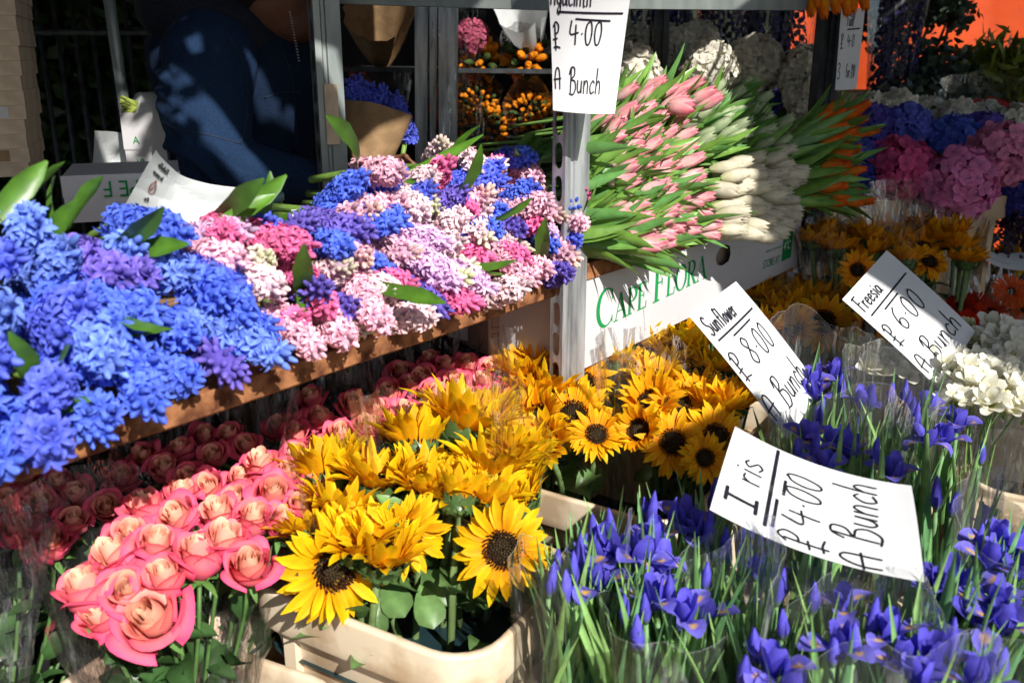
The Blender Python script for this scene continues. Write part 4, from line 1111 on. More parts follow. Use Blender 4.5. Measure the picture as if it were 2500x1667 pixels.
sunflower_bunch('bunch of sunflowers left of the iris sign with two dark centred blooms', [
    (1643, 1080, .915, 150, ax(-.1, .85, .5), 2), (1747, 1068, .92, 150, ax(.15, .75, .55), 0), (1720, 1118, .905, 110, ax(.1, .8, .4), 1), (1655, 992, .945, 150, ax(0, .6, .8), 0), (1700, 955, .955, 140, sa(.1, .4), 1), (1590, 985, .945, 130, ax(-.2, .5, .8), 5), (1740, 1000, .94, 130, sa(.2, .3), 3), (1560, 1050, .93, 110, ax(-.4, .6, .5), 3)],
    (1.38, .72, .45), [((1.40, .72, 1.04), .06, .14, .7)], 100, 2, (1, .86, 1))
sunflower_bunch('bunch of bright sunflowers in front of the white box, below its green print', [
    (1453, 882, .975, 120, sa(), 3), (1507, 890, .97, 120, sa(), 5), (1473, 850, .98, 110, sa(), 4), (1536, 842, .98, 115, sa(), 5), (1598, 848, .975, 115, sa(), 3), (1556, 885, .97, 120, sa(), 1), (1640, 880, .965, 120, sa(), 5), (1681, 858, .97, 112, sa(), 4), (1620, 800, .985, 105, sa(), 3), (1740, 900, .96, 120, sa(.2), 5), (1700, 915, .955, 115, sa(.1, .5), 1), (1600, 925, .955, 120, sa(0, .5), 5)],
    (1.70, .86, .45), [((1.70, .86, 1.05), .06, .15, .6)], 110)
sunflower_bunch('bunch of sunflowers behind the sunflower sign, right under the white box', [
    (1640, 782, .985, 100, sa(), 4), (1685, 764, .985, 100, sa(), 5), (1722, 728, .99, 95, sa(), 3), (1785, 704, .99, 92, sa(), 4), (1750, 760, .98, 98, sa(), 5), (1880, 712, .985, 92, sa(), 5), (1840, 728, .985, 95, sa(), 3), (1900, 760, .975, 92, sa(), 5), (1870, 800, .965, 95, sa(.2, .4), 3)],
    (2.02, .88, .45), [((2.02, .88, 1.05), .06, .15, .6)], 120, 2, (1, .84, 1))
sunflower_bunch('bunch of sunflowers left of the freesia sign, one large dark centred bloom facing forward', [
    (2009, 787, .955, 135, ax(-.05, .85, .5), 0), (2016, 696, .985, 125, ax(0, .45, .9), 1), (2117, 804, .95, 120, ax(.5, .7, .3), 2), (1932, 696, .985, 95, sa(), 5), (1925, 750, .97, 100, sa(), 3), (1930, 805, .955, 105, ax(-.2, .5, .8), 5), (2075, 735, .97, 100, sa(.1, .4), 3), (1960, 735, .97, 100, sa(), 4)],
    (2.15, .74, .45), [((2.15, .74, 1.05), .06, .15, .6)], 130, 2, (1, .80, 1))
sunflower_bunch('shaded bunch of sunflowers left of the far pink hydrangeas, above the freesia sign', [
    (2156, 566, 1.12, 88, ax(0, .5, .9), 1), (2093, 575, 1.115, 80, sa(), 5), (2016, 575, 1.115, 78, sa(), 4), (1984, 592, 1.11, 74, sa(), 3), (2093, 660, 1.07, 86, ax(-.1, .7, .5), 1), (2130, 620, 1.09, 82, sa(), 5), (2120, 590, 1.11, 82, sa(), 3), (2175, 600, 1.10, 82, sa(), 5), (2040, 610, 1.10, 80, sa(), 3)],
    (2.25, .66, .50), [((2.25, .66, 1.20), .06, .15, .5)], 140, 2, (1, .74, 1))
sunflower_bunch('shaded bunch of sunflowers furthest right, under the pink hydrangeas', [
    (2251, 604, 1.10, 92, ax(0, .45, .9), 1), (2233, 548, 1.13, 84, sa(), 5), (2345, 610, 1.10, 90, sa(.2), 5), (2202, 590, 1.10, 86, sa(), 4), (2268, 640, 1.08, 88, ax(0, .6, .8), 0), (2300, 590, 1.11, 86, sa(), 3), (2270, 570, 1.12, 84, sa(), 5), (2210, 640, 1.08, 86, sa(), 3), (2330, 575, 1.12, 82, sa(), 4), (2360, 640, 1.08, 84, sa(), 5)],
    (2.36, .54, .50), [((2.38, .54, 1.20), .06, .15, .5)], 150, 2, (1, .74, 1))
t = sunflower_bunch('yellow blooms at the right edge beside the curled sign', [(2472, 622, .985, 84, sa(), 5), (2500, 640, .98, 80, ax(-.3, .5, .8), 1), (2490, 600, .99, 76, sa(), 4)], (3.05, .30, .45), [], 155)

# ---- irises
def iris_bunch(label, base, heads, n_extra, spread, ztop, sl, seed, leaves=3, dark=1):
    t = thing('iris_bunch', label, 'irises', base, 'iris bunches in clear sleeves')
    base = np.asarray(base)
    for px, py, z, k in heads:
        p = Pz(px, py, z) - UP * .035
        b = base + np.array([U(-.03, .03), U(-.03, .03), 0])
        if k == 'open' and U(0, 1) < .5: k = 'half'
        elif k == 'half' and U(0, 1) < .4: k = 'bud'
        flower('iris', t, p, nrm((U(-.12, .12), U(-.12, .12), 1)), U(.70, .86), rng.choice(IRIS[k]), b, np.array((1, 1, 1)) * U(.85, 1.15), leaves)
    for i in range(n_extra):
        a = i * 2.4; r = spread * math.sqrt((i + .5) / n_extra)
        p = base * np.array([1, 1, 0]) + np.array([math.cos(a) * r + U(-.01, .01), math.sin(a) * r + U(-.01, .01), ztop + U(-.045, .02)])
        flower('iris', t, p, nrm((math.cos(a) * .1, math.sin(a) * .1, 1)), U(.65, .85), rng.choice(IRIS[rng.choice(['bud', 'bud', 'bud', 'half'])]), base + np.array([U(-.03, .03), U(-.03, .03), 0]), np.array((1, 1, 1)) * U(.85, 1.15), leaves)
    for q in (sl if seed % 3 else []): sleeve(t, base + UP * q[4], np.asarray(q[0]), q[1], q[2], FILMI, seed + int(q[2] * 999), 14, 60, q[3], 1.0, .04)
    return t
def at_(x, y, z): return (x, y, z)
def ib(label, c, heads, n_, seed, ztop=.90, spread=.075, gap=.5, h=.95, rt=.10, leaves=9):
    n = max(1, int(n_ * .35))
    return iris_bunch(label, (c[0], c[1], .42), heads, n, spread, ztop, [((c[0] + U(-.01, .01), c[1] + U(-.01, .01), h), .05, rt, gap, .06)], seed, leaves)
ib('bunch of violet irises nearest the front sunflower bucket, fully open', (.93, .50), [(1519, 1310, .965, 'open'), (1560, 1330, .96, 'half'), (1616, 1340, .955, 'open'), (1470, 1330, .955, 'half'), (1453, 1290, .96, 'bud'), (1500, 1280, .965, 'half'), (1420, 1350, .95, 'bud')], 6, 201)
ib('bunch of iris buds in a pale sleeve beside the cream bucket corner', (.86, .57), [(1361, 1345, .945, 'bud'), (1340, 1400, .935, 'bud'), (1400, 1380, .94, 'bud'), (1385, 1420, .93, 'bud')], 3, 202, .90, .05, 1.2, .96, .075)
ib('bunch of irises below the fully open ones, one petal stretched to the right', (.89, .42), [(1606, 1425, .945, 'half'), (1678, 1462, .94, 'open'), (1640, 1420, .95, 'bud'), (1560, 1530, .92, 'bud'), (1530, 1470, .93, 'half'), (1580, 1460, .94, 'bud')], 4, 203)
ib('bunch of irises at the bottom edge with one open deep blue bloom', (.76, .28), [(1917, 1495, .955, 'bud'), (1892, 1595, .94, 'open'), (1930, 1648, .93, 'half'), (1815, 1610, .94, 'bud'), (1850, 1560, .94, 'bud')], 2, 204, .86, .06, .8, .93, .095, 4)
ib('bunch of irises at the bottom edge left of the yellow marked blooms', (.90, .24), [(2065, 1538, .955, 'half'), (2090, 1550, .95, 'half'), (2178, 1505, .96, 'open'), (2130, 1490, .96, 'bud'), (2040, 1560, .95, 'bud')], 5, 205, .89, .07, .6, .96, .10, 4)
ib('bunch of large irises with yellow marks at the bottom right', (.82, .10), [(2285, 1580, .955, 'open'), (2254, 1625, .95, 'open'), (2330, 1560, .955, 'half'), (2397, 1630, .95, 'open'), (2220, 1570, .95, 'half'), (2450, 1590, .95, 'bud')], 3, 206)
ib('bunch of irises below the right corner of the iris sign', (1.02, .16), [(2341, 1378, .975, 'open'), (2265, 1385, .965, 'half'), (2300, 1400, .965, 'half'), (2443, 1434, .96, 'open'), (2380, 1440, .955, 'half'), (2400, 1470, .95, 'open'), (2463, 1485, .95, 'half')], 5, 207)
ib('bunch of dark irises at the right edge level with the iris sign corner', (1.16, .07), [(2422, 1337, .97, 'half'), (2489, 1357, .97, 'open'), (2470, 1310, .97, 'half'), (2390, 1310, .97, 'bud'), (2440, 1290, .97, 'half')], 6, 208)
ib('bunch of iris buds in a tall clear sleeve under the iris sign', (.98, .36), [(1780, 1330, .93, 'bud'), (1850, 1360, .93, 'bud')], 8, 209, .87, .08, .2, .90, .095)
ib('shaded bunch of irises behind the lower left corner of the iris sign', (1.08, .50), [(1667, 1245, .955, 'half'), (1640, 1250, .955, 'bud'), (1590, 1240, .955, 'bud'), (1700, 1270, .95, 'half'), (1730, 1290, .95, 'half'), (1600, 1290, .95, 'half')], 8, 210, .90, .08, .4, .93, .10)
ib('shaded bunch of irises hidden under the middle of the iris sign', (1.12, .34), [(2065, 1444, .93, 'half'), (1900, 1420, .93, 'bud'), (1990, 1440, .93, 'bud')], 10, 211, .89, .09)
ib('shaded bunch of deep blue irises above the top edge of the iris sign', (1.42, .42), [(2040, 1056, .965, 'open'), (1990, 1080, .96, 'half'), (2080, 1080, .96, 'half'), (2188, 1133, .95, 'half'), (2137, 1095, .955, 'half'), (1975, 1040, .965, 'half'), (2020, 1110, .95, 'half')], 7, 212, .91, .09, .3, .96, .11, 6)
ib('bunch of pale leaved irises right of the sunflower sign', (1.62, .45), [(2269, 1046, .965, 'open'), (2315, 1041, .965, 'half'), (1999, 1000, .965, 'bud'), (2240, 1020, .96, 'bud')], 9, 213, .93, .09, .1, 1.01, .11, 4)
ib('bunch of light violet irises open between the sunflower and freesia signs', (1.70, .56), [(1988, 900, .985, 'open'), (2040, 888, .985, 'half'), (2000, 935, .97, 'half'), (1970, 930, .97, 'bud'), (2060, 930, .97, 'bud')], 7, 214, .93, .07, .5, 1.02, .09, 4)
ib('bunch of iris buds in a clear sleeve under the freesia sign', (1.70, .40), [(2177, 948, .975, 'bud'), (2272, 969, .97, 'half'), (2130, 960, .97, 'bud'), (2230, 1000, .96, 'bud')], 8, 215, .92, .08, .2, 1.01, .105, 4)
ib('bunch of leafy irises right of the iris sign, mostly green', (1.42, .20), [(2342, 1010, .96, 'half'), (2400, 1090, .93, 'bud')], 9, 216, .89, .09, .3, .98, .11, 5)
ib('dark leafy bunch of irises at the right edge above the iris sign corner', (1.30, .10), [(2330, 1210, .94, 'bud')], 10, 217, .87, .09, .3, .96, .11, 5)

# ---- freesias, gerberas, hydrangeas
def freesia_bunch(label, heads, base, sl, seed):
    t = thing('freesia_bunch', label, 'freesias', base, 'white freesia bunches')
    for px, py, z in heads:
        flower('freesia', t, Pz(px, py, z), ax(U(-.3, .3), U(.3, .7), .9), U(.85, 1.1), rng.choice(FREE), np.asarray(base) + np.array([U(-.04, .04), U(-.04, .04), 0]))
    for q in sl: sleeve(t, np.asarray(base) + UP * .1, q[0], q[1], q[2], FILM, seed, 14, 36, q[3], 1.1, .03)
freesia_bunch('bunch of white freesias at the right edge, top of the cluster', [(2440, 815, .99), (2400, 850, .98), (2480, 825, .985), (2454, 885, .97), (2374, 892, .965), (2495, 870, .97), (2420, 845, .985)], (1.98, .26, .42), [((1.96, .25, 1.03), .05, .12, 1.0)], 301)
freesia_bunch('bunch of white freesias at the right edge below the freesia sign', [(2391, 952, .955), (2479, 948, .955), (2426, 985, .945), (2350, 930, .96), (2440, 925, .96), (2490, 1000, .94), (2410, 915, .965), (2370, 985, .945)], (1.86, .22, .42), [((1.80, .22, 1.0), .05, .12, 1.0)], 302)
freesia_bunch('shaded white freesias half hidden behind the freesia sign', [(2165, 890, .955), (2220, 915, .945), (2140, 880, .955), (2200, 880, .955), (2310, 930, .95)], (1.84, .45, .42), [((1.84, .44, 1.0), .05, .10, 1.0)], 303)
t = thing('gerbera_bunch', 'bunch of orange red gerberas at the right edge', 'gerberas', (2.60, .36, .45))
for px, py, z, w, a, c in ((2468, 712, .985, 100, ax(-.1, .75, .6), (.80, .11, .008)), (2474, 800, .95, 100, ax(0, .4, .9), (.72, .04, .01)), (2380, 745, .97, 90, ax(-.3, .5, .7), (.62, .035, .008)), (2355, 790, .955, 88, ax(-.3, .5, .7), (.62, .03, .008)), (2420, 760, .965, 90, ax(0, .4, .9), (.68, .05, .008)), (2500, 760, .965, 92, ax(.1, .5, .9), (.80, .13, .008)), (2395, 800, .95, 90, ax(-.1, .5, .8), (.65, .03, .008)), (2345, 745, .97, 84, ax(-.4, .4, .8), (.60, .03, .008))):
    p = Pz(px, py, z); d = np.dot(p - np.array([0, 0, CAMZ]), look)
    flower('gerbera', t, p, a, w / FPX * d / .10, rng.choice(GERB), (2.6, .36, .45), c)
sleeve(t, (2.6, .36, .55), (2.52, .36, 1.06), .05, .15, FILM, 320, 14, 36, 1.0, 1.1, .04)

def hydrangea(label, px, py, F, w, col, a=None, group=None, lv=2, base=None):
    p = P(px, py, F); d = np.dot(p - np.array([0, 0, CAMZ]), look); s = w / FPX * d / .160
    a = a if a is not None else ax(U(-.2, .2), .6, .9)
    b = base if base is not None else p - UP * .28 - FW * -.05
    t = thing('hydrangea_stem', label, 'hydrangea', b, group)
    flower('hydrangea', t, p, a, s, rng.choice(MOP), b, col, lv)
PK, BL, WH = (.62, .12, .36), (.13, .16, .60), (.88, .84, .72)
GH = 'hydrangeas on the right'
hydrangea('deep pink hydrangea head, left of the two large pink ones', 2200, 418, 2.45, 172, (.82, .12, .32), ax(-.1, .8, .5), GH)
hydrangea('large mauve pink hydrangea head lowest over the bucket rim', 2340, 445, 2.38, 180, (.86, .27, .55), ax(.1, .9, .4), GH)
hydrangea('pink hydrangea head cut by the right edge', 2445, 375, 2.45, 165, (.88, .32, .52), ax(.2, .7, .6), GH)
hydrangea('blue hydrangea head directly left of the deep pink one', 2098, 385, 2.50, 120, (.12, .14, .66), ax(-.5, .7, .4), GH)
hydrangea('violet blue hydrangea head highest, beside the orange tulips', 2125, 310, 2.75, 125, (.13, .10, .50), ax(-.2, .6, .8), GH)
hydrangea('blue hydrangea head above the deep pink one', 2215, 315, 2.75, 130, (.16, .19, .72), ax(0, .6, .8), GH)
hydrangea('bright blue hydrangea head above the mauve pink one', 2330, 350, 2.70, 135, (.12, .19, .75), ax(0, .7, .7), GH)
hydrangea('violet hydrangea head behind the pink head at the right edge', 2400, 325, 2.85, 120, (.15, .10, .50), ax(0, .5, .9), GH)
hydrangea('low blue hydrangea head left of the deep pink one, over the bucket', 2085, 430, 2.45, 105, (.05, .07, .40), ax(-.4, .9, .1), GH)
hydrangea('small dark blue hydrangea head below the pink ones at the right edge', 2480, 475, 2.55, 110, (.06, .06, .35), ax(.3, .8, .3), GH)
for i, (px, py, F, w, lab) in enumerate(((2120, 268, 3.05, 95, 'nearest the tulip sign'), (2190, 262, 3.15, 95, 'second from the tulip sign'), (2270, 275, 3.2, 90, 'third from the tulip sign'), (2340, 285, 3.1, 95, 'above the bright blue head'), (2410, 292, 3.1, 95, 'in front of the wrapped red flowers'), (2480, 300, 3.0, 105, 'at the right edge'))):
    hydrangea('shaded white hydrangea head %s in the far row' % lab, px, py, F, w, WH, ax(U(-.2, .2), .5, 1), 'white hydrangeas in the far row', 1)
for px, py, F, w, lab in ((1545, 190, 2.45, 150, 'left, behind the hyacinth sign'), (1640, 125, 2.95, 135, 'above the pink tulips, right of the slotted post'), (1560, 125, 3.0, 130, 'left of the slotted post, upper'), (1735, 165, 2.7, 135, 'above the pink tulip tips'), (1840, 160, 2.75, 150, 'in the middle above the shaded tulips'), (1700, 110, 3.1, 120, 'highest, under the top beam'), (1965, 180, 2.7, 140, 'rightmost, beside the dark post'), (1965, 235, 2.62, 110, 'drooping low beside the dark post')):
    hydrangea('shaded white hydrangea head, ' + lab, px, py, F, w, WH, ax(U(-.2, .2), .8, .6), 'white hydrangeas behind the tulips', 1)
bucket('tan bucket under the left blue hydrangeas, above the far sunflowers', P(2075, 560, 2.58)[:2], R(20), P(2075, 470, 2.55)[2], .34, .26, .36, PLASTIC_M)
bucket('tan bucket under the pink hydrangeas', P(2270, 560, 2.58)[:2], R(-25), P(2240, 470, 2.5)[2] - .01, .36, .27, .36, PLASTIC_M)
bucket('tan bucket at the back under the delphiniums', P(2110, 235, 3.6)[:2], R(20), P(2110, 222, 3.6)[2], .30, .24, .36, PLASTIC_D)
t = thing('flower_stand', 'dark steel stand holding the hydrangea buckets', 'stand', (2.6, .55, 0))
hz_ = P(2270, 560, 2.58)[2] - .12
mb = MB(); mb.box(2.05, 3.3, .42, 1.3, .80, .84); part('shelf_board', mb, WOOD, t)
for x in (2.1, 3.25):
    for y in (.45, 1.25):
        mb = MB(); mb.box(x - .015, x + .015, y - .015, y + .015, 0, .80); part('leg', mb, DARKSTEEL, t)

# ------------------------------------------------------------------ price signs
FI = 1.02
sign('white iris price sign lying tilted among the irises, curled at its middle', P(2257, 1420, .90), P(2225, 1185, 1.04), P(1733, 1243, 1.02), P(1795, 1040, 1.16), [
    ('I', .17, 1.10, .24, .030, 1.3, .0), ('ris', .44, 1.12, .26, .017, 1.1, .0), ('line', [(.10, 1.03), (.97, 1.03)], .030), ('line', [(.12, .975), (.40, .975)], .026), ('line', [(.48, .935), (.64, .935)], .026),
    ('P', .03, .62, .30, .017, 1.0, .0), ('4.00', .24, .66, .28, .017, 1.0, .02), ('A', .02, .26, .27, .017, 1.0, .0), ('Bunch', .25, .26, .32, .017, .80, .03)], -.018, .004)
sign('white sunflower price sign on a clip, half in shade', P(1922, 1073, 1.52), P(1997, 941, 1.66), P(1683, 772, 1.62), P(1797, 687, 1.76), [
    ('Sunflower', .06, 1.14, .20, .019, .56, .02), ('line', [(.08, 1.07), (.86, 1.085)], .022), ('line', [(.28, 1.01), (.66, 1.02)], .020),
    ('P', .02, .64, .27, .018, 1.0, .0), ('8.00', .27, .66, .29, .018, .95, .02), ('A', .02, .20, .25, .018, 1.0, .0), ('Bunch', .26, .18, .30, .018, .78, .03)], .004, .012)
sign('white freesia price sign leaning above the freesias', P(2291, 948, 1.66), P(2381, 808, 1.80), P(2056, 731, 1.72), P(2165, 611, 1.86), [
    ('Freesia', .07, 1.14, .20, .019, .68, .02), ('line', [(.10, 1.06), (.92, 1.07)], .022), ('line', [(.30, .99), (.60, .995)], .022),
    ('P', .04, .62, .27, .018, 1.0, .0), ('6.00', .28, .66, .29, .018, .95, .02), ('A', .05, .20, .24, .018, 1.0, .0), ('Bunch', .28, .18, .31, .018, .80, .03)], .003, .0)
sign('large white hyacinth price sign hanging from the top of the middle post', P(1350, 270, 1.50), P(1501, 278, 1.49), P(1336, -64, 1.47), P(1546, -56, 1.48), [
    ('Hyacinth', .02, 1.10, .22, .016, .60, .05), ('line', [(.12, 1.03), (.93, 1.035)], .024), ('line', [(.34, .965), (.78, .955)], .022),
    ('P', .03, .66, .25, .019, .9, .0), ('4.00', .26, .70, .26, .019, .85, .02), ('A', .04, .24, .22, .019, .9, .0), ('Bunch', .26, .20, .26, .019, .70, .03)], -.022, .010)
sign('narrow looking tulip price sign fixed to the dark post', P(2039, 221, 2.36), P(2091, 218, 2.40), P(2054, 23, 2.36), P(2112, 21, 2.40), [
    ('Tulip', .22, 1.12, .22, .022, .78, .0), ('line', [(.28, 1.06), (.82, 1.07)], .026), ('P', .06, .74, .24, .02, .9, .0), ('4.0', .32, .76, .22, .02, .95, .0), ('3', .02, .20, .28, .02, .9, .0), ('for', .36, .22, .24, .018, .55, .0), ('P10', .60, .22, .22, .018, .62, .0)], .0, .004)
sign('curled white sign at the right edge above the gerberas', P(2520, 660, 2.5), P(2530, 610, 2.6), P(2392, 622, 2.45), P(2388, 604, 2.55), [('line', [(.3, .5), (.5, 1.2)], .02)], -.02, .0)
# clips and sticks that carry the three leaning signs
for lab, a, b in (('thin green stick carrying the iris sign', P(2010, 1270, 1.13), (1.16, .38, .5)), ('thin green stick carrying the sunflower sign', P(1850, 900, 1.66), (1.62, .72, .5)), ('thin green stick carrying the freesia sign', P(2240, 800, 1.78), (1.86, .50, .5))):
    mb = MB(); mb.tube([np.asarray(b), np.asarray(a)], .003, 6, (.04, .12, .05)); mesh_thing('sign_stick', mb, STEM, lab, 'stick', None, True)

# ------------------------------------------------------------------ boxes with print
def text(parent, s, loc, dx, dy, size, mat, name='lettering', xs=1.0, align='LEFT'):
    c = bpy.data.curves.new('print', 'FONT'); c.body = s; c.size = size; c.align_x = align; c.materials.append(mat); c.space_character = .95
    Rm = np.stack([nrm(dx), nrm(dy), np.cross(nrm(dx), nrm(dy))], 1)
    tmp = bpy.data.objects.new('tmp', c); COL.objects.link(tmp)
    me = bpy.data.meshes.new_from_object(tmp.evaluated_get(bpy.context.evaluated_depsgraph_get()))
    bpy.data.objects.remove(tmp); bpy.data.curves.remove(c)
    if not me.materials: me.materials.append(mat)
    return link(name, me, parent, m4(Rm, np.asarray(loc) - rel(parent), (xs, 1, 1)))
def vstroke(mb, pts, ws, fmap, lift):
    p = np.array(pts, float); T = np.gradient(p, axis=0); T /= np.linalg.norm(T, axis=1)[:, None]; N = np.stack([-T[:, 1], T[:, 0]], 1)
    ws = np.broadcast_to(ws, (len(p),))
    mb.grid(np.array([[fmap(*(q + n * w / 2), lift), fmap(*(q - n * w / 2), lift)] for q, n, w in zip(p, N, ws)]))
def serif_word(parent, s, fmap, x, y, h, mat):
    """thick and thin serif capitals; first letter of each word taller"""
    first = True
    for ch in s:
        if ch == ' ': x += h * .30; first = True; continue
        H = h if first else h * .74
        k, t, sf = H * .15, H * .045, H * .05
        mb = MB(); lf = [.0006]
        def S(pts, w): vstroke(mb, [(x + a * H, y + b * H) for a, b in pts], w, fmap, lf[0]); lf[0] += .00004
        def serif(a, b, w=.26): S([(a - w / 2, b), (a + w / 2, b)], sf)
        arc = lambda cx, cy, rx, ry, a0, a1, n=18: [(cx + rx * math.cos(R(a)), cy + ry * math.sin(R(a))) for a in np.linspace(a0, a1, n)]
        if ch == 'C':
            A_ = arc(.42, .5, .36, .49, 48, 318, 26); S(A_, [t + (k - t) * max(0, -math.cos(R(a))) ** .8 for a in np.linspace(48, 318, 26)])
            S([(.68, .66), (.67, .95)], t); S([(.69, .06), (.69, .24)], t * .8); adv = .78
        elif ch == 'O':
            S(arc(.42, .5, .36, .49, 0, 360, 34), [t + (k - t) * abs(math.cos(R(a))) for a in np.linspace(0, 360, 34)]); adv = .84
        elif ch == 'A':
            S([(.10, .02), (.37, .97)], t); S([(.36, .99), (.68, .02)], k); S([(.20, .34), (.55, .34)], t); serif(.10, .025); serif(.68, .025, .30); adv = .80
        elif ch in 'PR':
            S([(.16, .0), (.16, 1)], k); serif(.16, .025, .32); S([(.02, .975), (.3, .975)], sf)
            B = arc(.30, .73, .27, .245, 90, -90, 16); S(B, [t + (k - t) * max(0, math.cos(R(a))) for a in np.linspace(90, -90, 16)]); S([(.2, .485), (.32, .485)], t)
            if ch == 'R': S([(.34, .50), (.64, .02)], k * .9); serif(.66, .025, .22); adv = .74
            else: adv = .64
        elif ch in 'EF':
            S([(.16, .0), (.16, 1)], k); S([(.02, .975), (.56, .975)], sf); S([(.545, .98), (.555, .76)], t); S([(.2, .52), (.44, .52)], t); S([(.43, .42), (.43, .62)], t * .9)
            if ch == 'E': S([(.02, .025), (.58, .025)], sf); S([(.57, .02), (.585, .26)], t)
            else: serif(.16, .025, .32)
            adv = .66
        elif ch == 'L':
            S([(.16, .0), (.16, 1)], k); serif(.16, .975, .32); S([(.02, .025), (.58, .025)], sf); S([(.57, .02), (.585, .28)], t); adv = .64
        part('letter', mb, mat, parent); x += adv * H; first = False
# white flower carton below the tulips
cw = thing('flower_carton', 'white flower carton with green print under the tulip shelf', 'carton', TS(.45, .05, -.17))
c0, c1 = np.array([mid[0] + .028, .880, 0.0]), TS(.935, .004, 0)
ux = nrm((c1 - c0) * np.array([1, 1, 0])); Lb = np.linalg.norm((c1 - c0)[:2]); nb = np.array([-ux[1], ux[0], 0])
zt0, zt1, zb0, zb1 = 1.166, 1.176, .996, 1.040
def CF(x, y, lift=0.0):      # carton front in metres: x along, y up from its bottom edge
    q = x / Lb
    return c0 + ux * x + UP * (lerp(zb0, zb1, q) + y) - nb * lift
hole = [(.50, .118), (.512, .128), (.545, .131), (.560, .124), (.566, .105), (.558, .090), (.530, .086), (.508, .092), (.498, .105)]
mb = MB(); q = [(0, 0), (Lb, 0), (Lb, lerp(zt1 - zb1, 0, 0)), (0, zt0 - zb0)]
import mathutils
outer = [Vector((x, y, 0)) for x, y in q]; inner = [Vector((x, y, 0)) for x, y in hole]
tri = mathutils.geometry.tessellate_polygon([outer, inner])
mb.add([CF(v.x, v.y) for v in outer + inner], [tuple(t_) for t_ in tri]); part('front_panel', mb, CARDW, cw)
mb = MB()
Vb = [CF(0, 0), CF(Lb, 0), CF(Lb, zt1 - zb1), CF(0, zt0 - zb0)]; Vd = [v + nb * .34 for v in Vb]; Vi = [v + nb * .0035 for v in Vb]
mb.add(Vb + Vd, [(0, 4, 7, 3), (1, 2, 6, 5), (0, 1, 5, 4), (4, 5, 6, 7), (3, 7, 6, 2)]); part('body', mb, CARDW, cw)
mb = MB(); mb.add([CF(.38, .14, -.02), CF(.70, .14, -.02), CF(.70, .05, -.02), CF(.38, .05, -.02)], [(0, 1, 2, 3)]); part('inner_flap', mb, CARDB, cw)
serif_word(cw, 'CAPE FLORA', lambda x, y, l: CF(x, y + .20 * (x - .05) * .12, l), .050, .064, .074, GREENINK)
text(cw, 'STORE AT', CF(.735, .034, .0007), ux + UP * .015, UP, .029, GREENINK, 'lettering', .72)
text(cw, 'PRODUCE OF SOUTH AFRICA', CF(.745, .071, .0007), ux + UP * .015, UP, .0085, GREENINK, 'lettering', .8)
mb = MB(); mb.add([CF(.838, .030, .0006), CF(.892, .031, .0006), CF(.892, .103, .0006), CF(.838, .102, .0006)], [(0, 1, 2, 3)]); part('label_patch', mb, GREENINK, cw)
text(cw, '4°C', CF(.843, .057, .0012), ux + UP * .01, UP, .031, WHITEINK, 'lettering', .80)
# brown printed box left of the middle post, below the rail
bb = thing('printed_box', 'brown cardboard box with printed form and round hole below the rail', 'box', (1.35, 1.30, .85))
o0 = P(1193, 870, 1.72); e1 = nrm(P(1345, 850, 1.80) - o0); e1 = nrm(e1 * np.array([1, 1, 0])); e2 = UP; e3 = np.cross(e1, e2)
def BB(x, y, l=0): return o0 + e1 * x + e2 * y + e3 * l
outer = [Vector((0, 0, 0)), Vector((.26, 0, 0)), Vector((.26, .24, 0)), Vector((0, .24, 0))]
inner = [Vector((.095 + .024 * math.cos(a), .085 + .028 * math.sin(a), 0)) for a in np.linspace(0, 2 * math.pi, 14, endpoint=False)]
mb = MB(); mb.add([BB(v.x, v.y) for v in outer + inner], [tuple(t_) for t_ in mathutils.geometry.tessellate_polygon([outer, inner])]); part('front_panel', mb, CARDB, bb)
mb = MB(); V = [BB(0, 0), BB(.26, 0), BB(.26, .24), BB(0, .24)]; V += [v - e3 * .3 for v in V]; mb.add(V, [(0, 4, 7, 3), (1, 2, 6, 5), (0, 1, 5, 4), (4, 5, 6, 7), (3, 7, 6, 2)]); part('body', mb, CARDB, bb)
for r_ in ((.008, .058, .045, .13), (.008, .008, .10, .045)):
    mb = MB(); x0, y0, x1, y1 = r_
    for a, b in (((x0, y0), (x1, y0)), ((x1, y0), (x1, y1)), ((x1, y1), (x0, y1)), ((x0, y1), (x0, y0)), ((.022, .008), (.022, .045))): ribbon(mb, [a, b], .0012, BB, .0006)
    part('form_outline', mb, INK, bb)
mb = MB(); mb.add([BB(.010, .095, .0009), BB(.040, .095, .0009), BB(.040, .127, .0009), BB(.010, .127, .0009)], [(0, 1, 2, 3)]); part('label_patch', mb, GREENINK, bb)
for s, x, y, h in (('TO: VA', .088, .128, .0135), ('FROM', .100, .118, .006), ('PRODUCE', .10, .148, .010), ('SENDER', .090, .034, .014), ('CONTENTS', .026, .038, .005), ('PLACE OF SOURCE', .05, .131, .006)): text(bb, s, BB(x, y, .0008), e1, e2, h, INK)

